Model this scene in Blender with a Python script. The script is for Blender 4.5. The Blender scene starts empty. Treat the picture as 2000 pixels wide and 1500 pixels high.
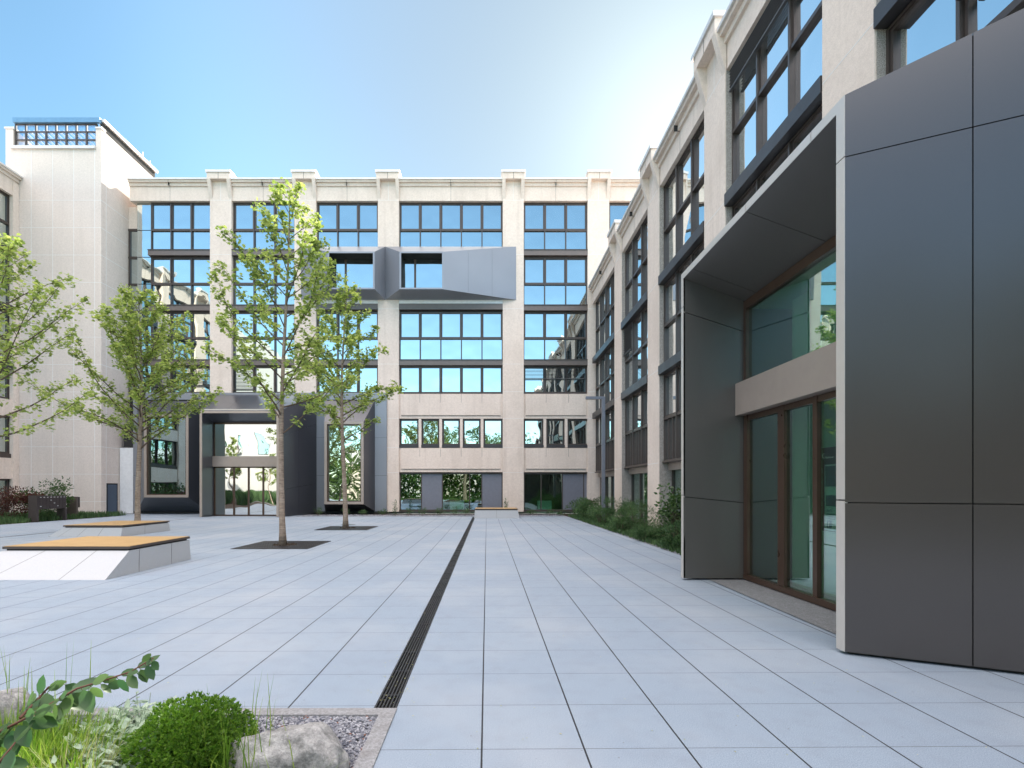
import bpy, math, random
from mathutils import Vector, Matrix
R = math.radians
scene = bpy.context.scene
COL = scene.collection

# ------------------------------------------------------------------ camera
cam_d = bpy.data.cameras.new("camera"); cam = bpy.data.objects.new("camera", cam_d); COL.objects.link(cam)
cam.location = (0, 0, 1.52); cam.rotation_euler = (R(90), 0, 0)
cam_d.sensor_width = 36; cam_d.lens = 18.0; cam_d.shift_x = 0.0245; cam_d.shift_y = 0.1025
cam_d.clip_start = 0.05; cam_d.clip_end = 2000
scene.camera = cam

# ------------------------------------------------------------------ sun, sky, exposure
SUN = Vector((0.406, 1.0, 0.705)).normalized()
ELEV = math.asin(SUN.z); AZ = math.atan2(SUN.x, SUN.y)
sd = bpy.data.lights.new("sun", 'SUN'); sd.energy = 5.0; sd.angle = R(0.53); sd.color = (1.0, 0.93, 0.82)
so = bpy.data.objects.new("sun", sd); COL.objects.link(so)
so.rotation_euler = (-SUN).to_track_quat('-Z', 'Y').to_euler()
world = bpy.data.worlds.new("World"); scene.world = world; world.use_nodes = True
wt = world.node_tree; wt.nodes.clear()
def wn(t, **k):
    n = wt.nodes.new(t)
    for a, b in k.items(): setattr(n, a, b)
    return n
sky = wn('ShaderNodeTexSky', sky_type='NISHITA', sun_disc=False, sun_elevation=ELEV, sun_rotation=AZ, altitude=300, air_density=1.0, dust_density=0.6, ozone_density=1.5)
bg = wn('ShaderNodeBackground'); bg.inputs['Strength'].default_value = 0.15
wo = wn('ShaderNodeOutputWorld')
tc = wn('ShaderNodeTexCoord')
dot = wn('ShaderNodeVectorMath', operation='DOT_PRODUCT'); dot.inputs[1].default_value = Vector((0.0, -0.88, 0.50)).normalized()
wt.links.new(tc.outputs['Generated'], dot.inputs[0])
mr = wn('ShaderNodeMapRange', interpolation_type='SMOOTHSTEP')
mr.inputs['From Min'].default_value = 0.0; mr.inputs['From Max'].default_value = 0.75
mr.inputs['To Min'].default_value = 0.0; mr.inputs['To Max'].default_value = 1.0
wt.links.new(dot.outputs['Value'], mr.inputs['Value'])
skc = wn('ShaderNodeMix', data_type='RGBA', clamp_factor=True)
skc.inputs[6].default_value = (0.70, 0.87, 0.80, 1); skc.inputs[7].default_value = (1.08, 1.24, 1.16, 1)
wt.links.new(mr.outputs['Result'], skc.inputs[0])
# unseen sky overhead and behind the viewer, brightened and warmed as added fill light
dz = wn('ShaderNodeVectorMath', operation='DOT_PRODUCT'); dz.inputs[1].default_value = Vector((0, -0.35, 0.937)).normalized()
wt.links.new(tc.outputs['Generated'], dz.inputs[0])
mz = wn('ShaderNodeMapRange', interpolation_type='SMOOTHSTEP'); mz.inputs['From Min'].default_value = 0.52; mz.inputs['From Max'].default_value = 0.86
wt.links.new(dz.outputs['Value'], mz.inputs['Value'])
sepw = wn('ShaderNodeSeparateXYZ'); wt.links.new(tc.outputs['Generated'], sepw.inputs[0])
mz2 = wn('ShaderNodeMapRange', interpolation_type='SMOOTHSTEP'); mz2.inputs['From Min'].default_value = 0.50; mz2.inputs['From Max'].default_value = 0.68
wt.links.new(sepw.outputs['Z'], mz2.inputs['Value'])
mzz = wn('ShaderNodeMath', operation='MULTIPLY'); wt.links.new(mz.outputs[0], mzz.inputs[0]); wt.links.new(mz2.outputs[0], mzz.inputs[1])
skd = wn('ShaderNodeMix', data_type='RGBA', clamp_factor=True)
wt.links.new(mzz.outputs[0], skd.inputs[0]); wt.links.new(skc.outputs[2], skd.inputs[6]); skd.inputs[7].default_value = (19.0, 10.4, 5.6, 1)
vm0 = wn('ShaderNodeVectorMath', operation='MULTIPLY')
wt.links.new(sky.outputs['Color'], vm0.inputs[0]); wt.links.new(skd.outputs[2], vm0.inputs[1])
dsun = wn('ShaderNodeVectorMath', operation='DOT_PRODUCT'); dsun.inputs[1].default_value = SUN
wt.links.new(tc.outputs['Generated'], dsun.inputs[0])
ms_ = wn('ShaderNodeMapRange', interpolation_type='SMOOTHSTEP'); ms_.inputs['From Min'].default_value = 0.70; ms_.inputs['From Max'].default_value = 1.0
ms_.inputs['To Min'].default_value = 1.0; ms_.inputs['To Max'].default_value = 0.35
wt.links.new(dsun.outputs['Value'], ms_.inputs['Value'])
vm = wn('ShaderNodeVectorMath', operation='SCALE')
wt.links.new(vm0.outputs['Vector'], vm.inputs[0]); wt.links.new(ms_.outputs['Result'], vm.inputs['Scale'])
mg = wn('ShaderNodeMapRange', interpolation_type='SMOOTHSTEP'); mg.inputs['From Min'].default_value = 0.60; mg.inputs['From Max'].default_value = 1.0
wt.links.new(dsun.outputs['Value'], mg.inputs['Value'])
gl = wn('ShaderNodeVectorMath', operation='SCALE'); gl.inputs[0].default_value = (0.80, 0.86, 0.94); wt.links.new(mg.outputs['Result'], gl.inputs['Scale'])
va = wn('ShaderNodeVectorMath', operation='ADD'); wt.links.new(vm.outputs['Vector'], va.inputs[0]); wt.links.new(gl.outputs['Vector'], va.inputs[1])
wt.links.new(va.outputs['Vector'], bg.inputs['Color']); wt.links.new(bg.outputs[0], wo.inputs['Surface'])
vs = scene.view_settings; vs.view_transform = 'Standard'; vs.look = 'None'; vs.gamma = 1.0; vs.exposure = 1.12
vs.use_curve_mapping = False
scene.cycles.max_bounces = 8

# ------------------------------------------------------------------ materials
def new_mat(name):
    m = bpy.data.materials.new(name); m.use_nodes = True; m.node_tree.nodes.clear()
    return m, m.node_tree
def N(t, typ, **k):
    n = t.nodes.new(typ)
    for a, b in k.items(): setattr(n, a, b)
    return n
def mixrgb(t, fac, a, b, blend='MIX'):
    n = N(t, 'ShaderNodeMix', data_type='RGBA', blend_type=blend)
    for sock, val in ((n.inputs[0], fac), (n.inputs[6], a), (n.inputs[7], b)):
        if hasattr(val, 'is_output'): t.links.new(val, sock)
        else: sock.default_value = val if isinstance(val, (int, float)) else (*val[:3], 1)
    return n.outputs[2]
def math_(t, op, a, b=None, c=None):
    n = N(t, 'ShaderNodeMath', operation=op)
    for i, v in enumerate((a, b, c)):
        if v is None: continue
        if hasattr(v, 'is_output'): t.links.new(v, n.inputs[i])
        else: n.inputs[i].default_value = v
    return n.outputs[0]
def noise(t, scale, detail=4, rough=0.6, vec=None, dist=0.0):
    n = N(t, 'ShaderNodeTexNoise'); n.inputs['Scale'].default_value = scale; n.inputs['Detail'].default_value = detail
    n.inputs['Roughness'].default_value = rough; n.inputs['Distortion'].default_value = dist
    if vec is None: vec = N(t, 'ShaderNodeNewGeometry').outputs['Position']
    t.links.new(vec, n.inputs['Vector']); return n.outputs['Fac']
def ramp(t, fac, lo, hi, a=0.0, b=1.0):
    n = N(t, 'ShaderNodeMapRange'); n.inputs['From Min'].default_value = lo; n.inputs['From Max'].default_value = hi
    n.inputs['To Min'].default_value = a; n.inputs['To Max'].default_value = b
    t.links.new(fac, n.inputs['Value']); return n.outputs['Result']
def bump(t, h, strength, dist=0.01):
    n = N(t, 'ShaderNodeBump'); n.inputs['Strength'].default_value = strength; n.inputs['Distance'].default_value = dist
    t.links.new(h, n.inputs['Height']); return n.outputs['Normal']
def bsdf(t, col, rough=0.6, metal=0.0, spec=0.5, normal=None, out=True):
    b = N(t, 'ShaderNodeBsdfPrincipled')
    if hasattr(col, 'is_output'): t.links.new(col, b.inputs['Base Color'])
    else: b.inputs['Base Color'].default_value = (*col, 1)
    if hasattr(rough, 'is_output'): t.links.new(rough, b.inputs['Roughness'])
    else: b.inputs['Roughness'].default_value = rough
    b.inputs['Metallic'].default_value = metal; b.inputs['Specular IOR Level'].default_value = spec
    if normal is not None: t.links.new(normal, b.inputs['Normal'])
    if out:
        o = N(t, 'ShaderNodeOutputMaterial'); t.links.new(b.outputs[0], o.inputs[0])
    return b

def stone_mat(name, col, dark, speck=0.12, rough=0.85, stain=0.5):
    m, t = new_mat(name)
    pos = N(t, 'ShaderNodeNewGeometry').outputs['Position']
    fine = noise(t, 55, 3, 0.8, pos); mid = noise(t, 9, 4, 0.6, pos)
    big = noise(t, 0.55, 4, 0.55, pos)
    mp = N(t, 'ShaderNodeMapping'); mp.inputs['Scale'].default_value = (3.0, 3.0, 0.22); t.links.new(pos, mp.inputs['Vector'])
    streak = noise(t, 1.0, 4, 0.6, mp.outputs['Vector'])
    c = mixrgb(t, ramp(t, fine, 0.38, 0.62), [x * (1 - speck) for x in col], [min(1, x * (1 + speck)) for x in col])
    c = mixrgb(t, ramp(t, mid, 0.35, 0.7, 0, 0.32), c, dark)
    c = mixrgb(t, ramp(t, big, 0.42, 0.72, 0, stain * 0.35), c, dark)
    c = mixrgb(t, ramp(t, streak, 0.52, 0.8, 0, stain * 0.5), c, dark)
    bsdf(t, c, rough, 0, 0.3, bump(t, fine, 0.35, 0.006)); return m
def plain(name, col, rough=0.6, metal=0.0, spec=0.5, var=0.06, scale=6, bmp=0.0):
    m, t = new_mat(name)
    n = noise(t, scale, 4)
    c = mixrgb(t, ramp(t, n, 0.3, 0.7), [x * (1 - var) for x in col], [min(1, x * (1 + var)) for x in col])
    r = ramp(t, noise(t, scale * 0.4, 3), 0.3, 0.7, max(0.02, rough - 0.05), min(1, rough + 0.05))
    bsdf(t, c, r, metal, spec, bump(t, noise(t, scale * 8, 2), bmp, 0.003) if bmp else None); return m

M = {}
M['stone'] = stone_mat('pale_stone', (0.80, 0.69, 0.60), (0.52, 0.43, 0.36), 0.09, 0.85, 0.85)
M['tower'] = stone_mat('tower_stone', (0.76, 0.675, 0.61), (0.50, 0.44, 0.39), 0.16, 0.9, 0.5)
M['aggr'] = stone_mat('exposed_aggregate', (0.36, 0.33, 0.30), (0.2, 0.18, 0.16), 0.5, 0.95, 0.4)
M['joint'] = plain('pale_mortar', (0.8, 0.79, 0.77), 0.9)
M['darkjoint'] = plain('dark_joint', (0.03, 0.03, 0.03), 0.9)
M['flash'] = plain('zinc_flashing', (0.68, 0.66, 0.64), 0.45, 0.3)
M['frame'] = plain('bronze_frame', (0.085, 0.068, 0.060), 0.38, 0.35)
M['rail'] = plain('bronze_rail', (0.16, 0.13, 0.115), 0.42, 0.3)
M['railw'] = plain('dark_rail', (0.06, 0.058, 0.06), 0.4, 0.35)
def clad_mat(name, col, rough, metal):
    m, t = new_mat(name)
    pos = N(t, 'ShaderNodeNewGeometry').outputs['Position']
    big = noise(t, 0.45, 3, 0.5, pos); f = noise(t, 260, 2, 0.6, pos)
    c = mixrgb(t, ramp(t, big, 0.35, 0.65), [x * 0.95 for x in col], [x * 1.05 for x in col])
    c = mixrgb(t, ramp(t, f, 0.3, 0.7, 0, 0.5), c, [x * 0.8 for x in col])
    bsdf(t, c, rough, metal, 1.0); return m
M['clad'] = clad_mat('dark_cladding', (0.044, 0.038, 0.036), 0.24, 0.0)
M['cladr'] = clad_mat('portal_reveal', (0.085, 0.080, 0.072), 0.38, 0.0)
M['cladb'] = clad_mat('rear_cladding', (0.050, 0.055, 0.066), 0.30, 0.0)
M['cladl'] = clad_mat('grey_cladding', (0.27, 0.28, 0.31), 0.42, 0.4)
M['bronze'] = plain('brown_metal', (0.085, 0.052, 0.036), 0.32, 0.4)
M['taupe'] = plain('taupe_panel', (0.40, 0.335, 0.29), 0.4, 0.35, 0.5, 0.03)
M['edge'] = plain('satin_edge', (0.62, 0.58, 0.53), 0.4, 0.4, 0.5, 0.03)
M['bluefascia'] = plain('blue_grey_fascia', (0.12, 0.27, 0.42), 0.4, 0.3)
M['whitepanel'] = plain('white_panel', (0.78, 0.78, 0.78), 0.5)
M['greypanel'] = plain('grey_panel', (0.19, 0.20, 0.24), 0.35, 0.1)
M['door'] = plain('steel_door', (0.06, 0.09, 0.14), 0.35, 0.3)
M['inner'] = plain('interior_wall', (0.74, 0.78, 0.70), 0.8)
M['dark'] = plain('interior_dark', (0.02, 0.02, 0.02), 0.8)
M['blind'] = plain('blind_slats', (0.09, 0.09, 0.09), 0.5, 0.2)
M['lampm'] = plain('lamp_metal', (0.20, 0.22, 0.26), 0.4, 0.4)
M['iron'] = plain('cast_iron', (0.06, 0.06, 0.062), 0.45, 0.5)
M['conc'] = stone_mat('bench_concrete', (0.43, 0.45, 0.47), (0.45, 0.45, 0.44), 0.05, 0.8, 0.3)
M['kerb'] = stone_mat('kerb_concrete', (0.27, 0.28, 0.29), (0.13, 0.12, 0.11), 0.25, 0.9, 1.0)
M['thresh'] = stone_mat('granite_threshold', (0.20, 0.205, 0.21), (0.12, 0.12, 0.12), 0.35, 0.85, 0.4)
M['mail'] = plain('mailbox_metal', (0.075, 0.062, 0.06), 0.4, 0.35)
M['label'] = plain('white_label', (0.75, 0.75, 0.75), 0.5)
M['soil'] = plain('soil', (0.05, 0.038, 0.028), 0.95, 0, 0.2, 0.4, 30, 0.6)
M['ground'] = plain('far_ground', (0.16, 0.16, 0.15), 0.95)
M['lawn'] = plain('lawn', (0.05, 0.09, 0.02), 0.95, 0, 0.2, 0.4, 8)
M['poster'] = plain('poster_paper', (0.7, 0.74, 0.74), 0.5)
M['posterd'] = plain('poster_photo', (0.03, 0.10, 0.13), 0.4, 0, 0.5, 0.5, 20)
M['ink'] = plain('print_ink', (0.05, 0.09, 0.14), 0.5)
M['white'] = plain('plain_white', (0.78, 0.75, 0.70), 0.8)
M['socialblue'] = plain('blue_square_print', (0.03, 0.12, 0.28), 0.5)

def wood_mat():
    m, t = new_mat('bench_wood')
    pos = N(t, 'ShaderNodeNewGeometry').outputs['Position']
    sep = N(t, 'ShaderNodeSeparateXYZ'); t.links.new(pos, sep.inputs[0])
    mp = N(t, 'ShaderNodeMapping'); mp.inputs['Scale'].default_value = (1.2, 14, 1); t.links.new(pos, mp.inputs['Vector'])
    g = noise(t, 2.5, 5, 0.6, mp.outputs['Vector'])
    c = mixrgb(t, ramp(t, g, 0.3, 0.7), (0.35, 0.22, 0.09), (0.48, 0.325, 0.145))
    ln = math_(t, 'FRACT', math_(t, 'DIVIDE', sep.outputs['Y'], 0.14))
    gap = math_(t, 'LESS_THAN', ln, 0.05)
    c = mixrgb(t, gap, c, (0.12, 0.07, 0.03))
    bsdf(t, c, 0.5, 0, 0.4, bump(t, g, 0.2, 0.004)); return m
M['wood'] = wood_mat()

def paving_mat():
    m, t = new_mat('paving_slabs')
    pos = N(t, 'ShaderNodeNewGeometry').outputs['Position']
    sep = N(t, 'ShaderNodeSeparateXYZ'); t.links.new(pos, sep.inputs[0])
    x, y = sep.outputs['X'], sep.outputs['Y']
    side = math_(t, 'GREATER_THAN', x, -0.7)
    # right side joints at -0.63+0.6k, left side at -0.78-0.6k
    off = math_(t, 'MULTIPLY_ADD', side, 0.15, -0.78)
    u = math_(t, 'DIVIDE', math_(t, 'SUBTRACT', x, off), 0.6)
    rot = math_(t, 'MULTIPLY_ADD', x, -0.012, y)
    v0 = math_(t, 'DIVIDE', math_(t, 'SUBTRACT', rot, 3.60), 0.61)
    fu = math_(t, 'FRACT', u); fv = math_(t, 'FRACT', v0)
    du = math_(t, 'MULTIPLY', math_(t, 'MINIMUM', fu, math_(t, 'SUBTRACT', 1.0, fu)), 0.6)
    dv = math_(t, 'MULTIPLY', math_(t, 'MINIMUM', fv, math_(t, 'SUBTRACT', 1.0, fv)), 0.61)
    wob = math_(t, 'MULTIPLY', math_(t, 'SUBTRACT', noise(t, 40, 2, 0.6, pos), 0.5), 0.0022)
    ju = math_(t, 'LESS_THAN', math_(t, 'ADD', du, wob), 0.0056)
    jv = math_(t, 'LESS_THAN', math_(t, 'ADD', dv, wob), 0.0028)
    cell = N(t, 'ShaderNodeCombineXYZ')
    t.links.new(math_(t, 'FLOOR', u), cell.inputs[0]); t.links.new(math_(t, 'FLOOR', v0), cell.inputs[1])
    wn_ = N(t, 'ShaderNodeTexWhiteNoise', noise_dimensions='3D'); t.links.new(cell.outputs[0], wn_.inputs['Vector'])
    fine = noise(t, 160, 2, 0.8, pos); mid = noise(t, 5, 5, 0.65, pos); big = noise(t, 0.5, 4, 0.55, pos)
    c = mixrgb(t, ramp(t, fine, 0.35, 0.65), (0.165, 0.22, 0.275), (0.32, 0.385, 0.46))
    c = mixrgb(t, math_(t, 'MULTIPLY', wn_.outputs['Value'], 0.18), c, (0.22, 0.26, 0.32))
    c = mixrgb(t, ramp(t, mid, 0.48, 0.75, 0, 0.35), c, (0.19, 0.22, 0.26))
    c = mixrgb(t, ramp(t, big, 0.45, 0.7, 0, 0.30), c, (0.44, 0.455, 0.46))
    dirt = N(t, 'ShaderNodeTexVoronoi'); dirt.inputs['Scale'].default_value = 9; t.links.new(pos, dirt.inputs['Vector'])
    dsel = math_(t, 'MULTIPLY', math_(t, 'LESS_THAN', dirt.outputs['Distance'], 0.045), math_(t, 'GREATER_THAN', noise(t, 3, 2, 0.5, pos), 0.52))
    c = mixrgb(t, math_(t, 'MULTIPLY', dsel, 0.75), c, (0.12, 0.11, 0.10))
    c = mixrgb(t, math_(t, 'MULTIPLY', jv, 0.8), c, (0.05, 0.05, 0.055))
    c = mixrgb(t, math_(t, 'MULTIPLY', ju, 0.96), c, (0.012, 0.012, 0.014))
    jj = math_(t, 'SUBTRACT', 1.0, math_(t, 'MAXIMUM', ju, jv))
    h = math_(t, 'ADD', math_(t, 'MULTIPLY', jj, 1.0), math_(t, 'MULTIPLY', fine, 0.15))
    bsdf(t, c, 0.62, 0, 0.35, bump(t, h, 0.35, 0.004)); return m
M['paving'] = paving_mat()

def mirror_glass(name, base, tint, lo, hi, wav=0.0012):
    m, t = new_mat(name)
    pos = N(t, 'ShaderNodeNewGeometry').outputs['Position']
    nb = bump(t, noise(t, 0.8, 1, 0.4, pos), 1.0, wav * 12)
    g = N(t, 'ShaderNodeBsdfGlossy'); g.inputs['Roughness'].default_value = 0.015; g.inputs['Color'].default_value = (*tint, 1)
    t.links.new(nb, g.inputs['Normal'])
    d = N(t, 'ShaderNodeBsdfDiffuse'); d.inputs['Color'].default_value = (*base, 1)
    lw = N(t, 'ShaderNodeLayerWeight'); lw.inputs['Blend'].default_value = 0.25
    f = ramp(t, lw.outputs['Facing'], 0.0, 1.0, lo, hi)
    mx = N(t, 'ShaderNodeMixShader'); t.links.new(f, mx.inputs[0]); t.links.new(d.outputs[0], mx.inputs[1]); t.links.new(g.outputs[0], mx.inputs[2])
    o = N(t, 'ShaderNodeOutputMaterial'); t.links.new(mx.outputs[0], o.inputs[0]); return m
def clear_glass(name, thru, tint, lo, hi):
    m, t = new_mat(name)
    pos = N(t, 'ShaderNodeNewGeometry').outputs['Position']
    nb = bump(t, noise(t, 0.7, 1, 0.4, pos), 1.0, 0.004)
    g = N(t, 'ShaderNodeBsdfGlossy'); g.inputs['Roughness'].default_value = 0.01; g.inputs['Color'].default_value = (*tint, 1)
    t.links.new(nb, g.inputs['Normal'])
    d = N(t, 'ShaderNodeBsdfTransparent'); d.inputs['Color'].default_value = (*thru, 1)
    lw = N(t, 'ShaderNodeLayerWeight'); lw.inputs['Blend'].default_value = 0.3
    f = ramp(t, lw.outputs['Facing'], 0.0, 1.0, lo, hi)
    mx = N(t, 'ShaderNodeMixShader'); t.links.new(f, mx.inputs[0]); t.links.new(d.outputs[0], mx.inputs[1]); t.links.new(g.outputs[0], mx.inputs[2])
    o = N(t, 'ShaderNodeOutputMaterial'); t.links.new(mx.outputs[0], o.inputs[0]); return m
M['glass'] = mirror_glass('coated_window_glass', (0.012, 0.02, 0.025), (0.78, 0.86, 0.84), 0.70, 0.96)
M['wingglass'] = mirror_glass('wing_window_glass', (0.02, 0.025, 0.03), (0.93, 0.97, 0.97), 0.80, 0.98)
M['entryglass'] = mirror_glass('entrance_glass', (0.012, 0.02, 0.02), (0.95, 0.97, 0.97), 0.80, 0.98)
M['clear'] = clear_glass('green_tinted_glass', (0.62, 0.86, 0.74), (0.85, 0.95, 0.95), 0.20, 0.92)
M['clearblue'] = clear_glass('blue_tinted_glass', (0.25, 0.45, 0.55), (0.75, 0.95, 1.0), 0.42, 0.9)

def leaf_mat(name, a, b, trans=0.35, rough=0.5, tip=None):
    m, t = new_mat(name)
    oi = N(t, 'ShaderNodeNewGeometry')
    rnd = oi.outputs['Random Per Island']
    c = mixrgb(t, rnd, a, b)
    c = mixrgb(t, ramp(t, noise(t, 1.2, 2, 0.5, oi.outputs['Position']), 0.35, 0.7, 0, 0.5), c, [x * 0.6 for x in a])
    p = bsdf(t, c, rough, 0, 0.4, None, False)
    tr = N(t, 'ShaderNodeBsdfTranslucent')
    t.links.new(mixrgb(t, 1.0, c, (1.0, 1.0, 0.45), 'MULTIPLY'), tr.inputs['Color'])
    g2 = N(t, 'ShaderNodeHueSaturation'); g2.inputs['Value'].default_value = 2.0; g2.inputs['Saturation'].default_value = 1.1
    t.links.new(c, g2.inputs['Color']); t.links.new(g2.outputs[0], tr.inputs['Color'])
    mx = N(t, 'ShaderNodeMixShader'); mx.inputs[0].default_value = trans
    t.links.new(p.outputs[0], mx.inputs[1]); t.links.new(tr.outputs[0], mx.inputs[2])
    o = N(t, 'ShaderNodeOutputMaterial'); t.links.new(mx.outputs[0], o.inputs[0]); return m
M['leaf'] = leaf_mat('maple_leaf', (0.15, 0.22, 0.055), (0.40, 0.46, 0.15), 0.45)
M['leafdark'] = leaf_mat('dark_leaf', (0.03, 0.07, 0.02), (0.07, 0.13, 0.035), 0.25)
M['leafgarden'] = leaf_mat('garden_tree_leaf', (0.035, 0.08, 0.02), (0.12, 0.19, 0.04), 0.35)
M['leafbush'] = leaf_mat('bush_leaf', (0.04, 0.09, 0.035), (0.11, 0.19, 0.07), 0.3)
M['leafbox'] = leaf_mat('boxwood_leaf', (0.06, 0.15, 0.02), (0.19, 0.32, 0.05), 0.35, 0.4)
M['leafgrey'] = leaf_mat('woolly_leaf', (0.30, 0.40, 0.30), (0.48, 0.56, 0.44), 0.25, 0.8)
M['leafred'] = leaf_mat('red_leaf', (0.07, 0.02, 0.02), (0.10, 0.05, 0.03), 0.25)
M['leafdog'] = leaf_mat('branch_leaf', (0.05, 0.12, 0.05), (0.12, 0.19, 0.06), 0.35, 0.45)
M['grass'] = leaf_mat('grass_blade', (0.10, 0.22, 0.03), (0.28, 0.36, 0.08), 0.45)
M['straw'] = leaf_mat('straw_stalk', (0.25, 0.28, 0.10), (0.45, 0.42, 0.22), 0.3)
def bark_mat():
    m, t = new_mat('young_bark')
    pos = N(t, 'ShaderNodeNewGeometry').outputs['Position']
    mp = N(t, 'ShaderNodeMapping'); mp.inputs['Scale'].default_value = (5, 5, 26); t.links.new(pos, mp.inputs['Vector'])
    a = noise(t, 1.0, 5, 0.7, mp.outputs['Vector']); b = noise(t, 4, 4, 0.6, pos)
    c = mixrgb(t, ramp(t, a, 0.35, 0.68), (0.34, 0.27, 0.21), (0.15, 0.115, 0.09))
    c = mixrgb(t, ramp(t, b, 0.5, 0.75, 0, 0.6), c, (0.42, 0.37, 0.31))
    bsdf(t, c, 0.85, 0, 0.3, bump(t, a, 0.5, 0.01)); return m
M['bark'] = bark_mat()
M['twig'] = plain('twig_bark', (0.10, 0.07, 0.05), 0.85)
M['redtwig'] = plain('red_twig', (0.13, 0.055, 0.035), 0.7)
def rock_mat():
    m, t = new_mat('boulder_rock')
    pos = N(t, 'ShaderNodeNewGeometry').outputs['Position']
    a = noise(t, 7, 9, 0.8, pos, 0.0); b = noise(t, 45, 5, 0.75, pos)
    c = mixrgb(t, ramp(t, a, 0.36, 0.64), (0.16, 0.165, 0.16), (0.60, 0.60, 0.59))
    c = mixrgb(t, ramp(t, b, 0.45, 0.7, 0, 0.55), c, (0.14, 0.14, 0.13))
    h = math_(t, 'ADD', a, math_(t, 'MULTIPLY', b, 0.4))
    bsdf(t, c, 0.85, 0, 0.3, bump(t, h, 0.9, 0.03)); return m
M['rock'] = rock_mat()
def pebble_mat():
    m, t = new_mat('gravel_pebbles')
    g = N(t, 'ShaderNodeNewGeometry')
    c = mixrgb(t, g.outputs['Random Per Island'], (0.09, 0.10, 0.13), (0.40, 0.41, 0.44))
    w = N(t, 'ShaderNodeTexWhiteNoise', noise_dimensions='1D'); t.links.new(g.outputs['Random Per Island'], w.inputs['W'])
    c = mixrgb(t, ramp(t, w.outputs['Value'], 0.975, 0.98), c, (0.22, 0.10, 0.06))
    bsdf(t, c, 0.7, 0, 0.4); return m
M['pebble'] = pebble_mat()

# ------------------------------------------------------------------ mesh helpers
class MB:
    def __init__(s, F=None): s.v = []; s.f = []; s.F = F
    def _a(s, pts):
        i = len(s.v)
        s.v += [Vector(s.F(*p)) if s.F else Vector(p) for p in pts]
        return i
    def poly(s, pts): i = s._a(pts); s.f.append(tuple(range(i, i + len(pts)))); return s
    def hexa(s, p):   # 8 points: bottom ring 4, top ring 4
        i = s._a(p)
        for q in ((0, 3, 2, 1), (4, 5, 6, 7), (0, 1, 5, 4), (1, 2, 6, 5), (2, 3, 7, 6), (3, 0, 4, 7)):
            s.f.append(tuple(i + k for k in q))
        return s
    def box(s, x0, x1, y0, y1, z0, z1):
        return s.hexa([(x0, y0, z0), (x1, y0, z0), (x1, y1, z0), (x0, y1, z0), (x0, y0, z1), (x1, y0, z1), (x1, y1, z1), (x0, y1, z1)])
    def prism(s, ring0, ring1):
        n = len(ring0); i = s._a(list(ring0) + list(ring1))
        s.f.append(tuple(i + k for k in reversed(range(n)))); s.f.append(tuple(i + n + k for k in range(n)))
        for k in range(n):
            j = (k + 1) % n; s.f.append((i + k, i + j, i + n + j, i + n + k))
        return s
    def tube(s, path, radii, n=6, cap=True):
        path = [Vector(p) for p in path]; rings = []
        for k, p in enumerate(path):
            d = (path[min(k + 1, len(path) - 1)] - path[max(k - 1, 0)]).normalized()
            a = d.orthogonal().normalized() if k == 0 else (pa - d * pa.dot(d)).normalized()
            pa = a; b = d.cross(a)
            r = radii[k] if hasattr(radii, '__len__') else radii
            rings.append([p + (a * math.cos(2 * math.pi * q / n) + b * math.sin(2 * math.pi * q / n)) * r for q in range(n)])
        i = s._a([tuple(q) for rg in rings for q in rg])
        for k in range(len(path) - 1):
            for q in range(n):
                r_ = (q + 1) % n
                s.f.append((i + k * n + q, i + k * n + r_, i + (k + 1) * n + r_, i + (k + 1) * n + q))
        if cap:
            s.f.append(tuple(i + q for q in reversed(range(n)))); s.f.append(tuple(i + (len(path) - 1) * n + q for q in range(n)))
        return s
    def panels(s, A, B, C, D, us, vs_, gap=0.012, th=0.02):
        # bilinear quad A(0,0) B(1,0) C(1,1) D(0,1) cut into slabs with open joints
        A, B, C, D = map(Vector, (A, B, C, D)); n = (B - A).cross(D - A).normalized() * th
        L = ((B - A).length + (C - D).length) / 2; H = ((D - A).length + (C - B).length) / 2
        P = lambda u, v: (A * (1 - u) + B * u) * (1 - v) + (D * (1 - u) + C * u) * v
        gu, gv = gap / L / 2, gap / H / 2
        for a, b in zip(us[:-1], us[1:]):
            for c, d in zip(vs_[:-1], vs_[1:]):
                a2 = a + (gu if a > 0 else 0); b2 = b - (gu if b < 1 else 0); c2 = c + (gv if c > 0 else 0); d2 = d - (gv if d < 1 else 0)
                q = [P(a2, c2), P(b2, c2), P(b2, d2), P(a2, d2)]
                s.hexa([tuple(x - n) for x in q] + [tuple(x) for x in q])
        return s
    def build(s, name, mat, parent=None, smooth=False, origin=None, **props):
        o_ = Vector((0, 0, 0))
        if parent is not None:
            r = parent
            while r.parent: r = r.parent
            o_ = r.location
        elif origin is not None: o_ = Vector(origin)
        me = bpy.data.meshes.new(name)
        me.from_pydata([tuple(v - o_) for v in s.v], [], s.f)
        if isinstance(mat, str): mat = M[mat]
        me.materials.append(mat)
        if smooth: me.polygons.foreach_set('use_smooth', [True] * len(me.polygons))
        me.update()
        o = bpy.data.objects.new(name, me); COL.objects.link(o)
        if parent is not None: o.parent = parent
        else: o.location = o_
        for k, v in props.items(): o[k] = v
        return o
def thing(name, loc, label, cat, group=None):
    o = bpy.data.objects.new(name, None); COL.objects.link(o); o.location = loc; o.empty_display_size = 0.2
    o['label'] = label; o['category'] = cat
    if group: o['group'] = group
    return o

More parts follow.
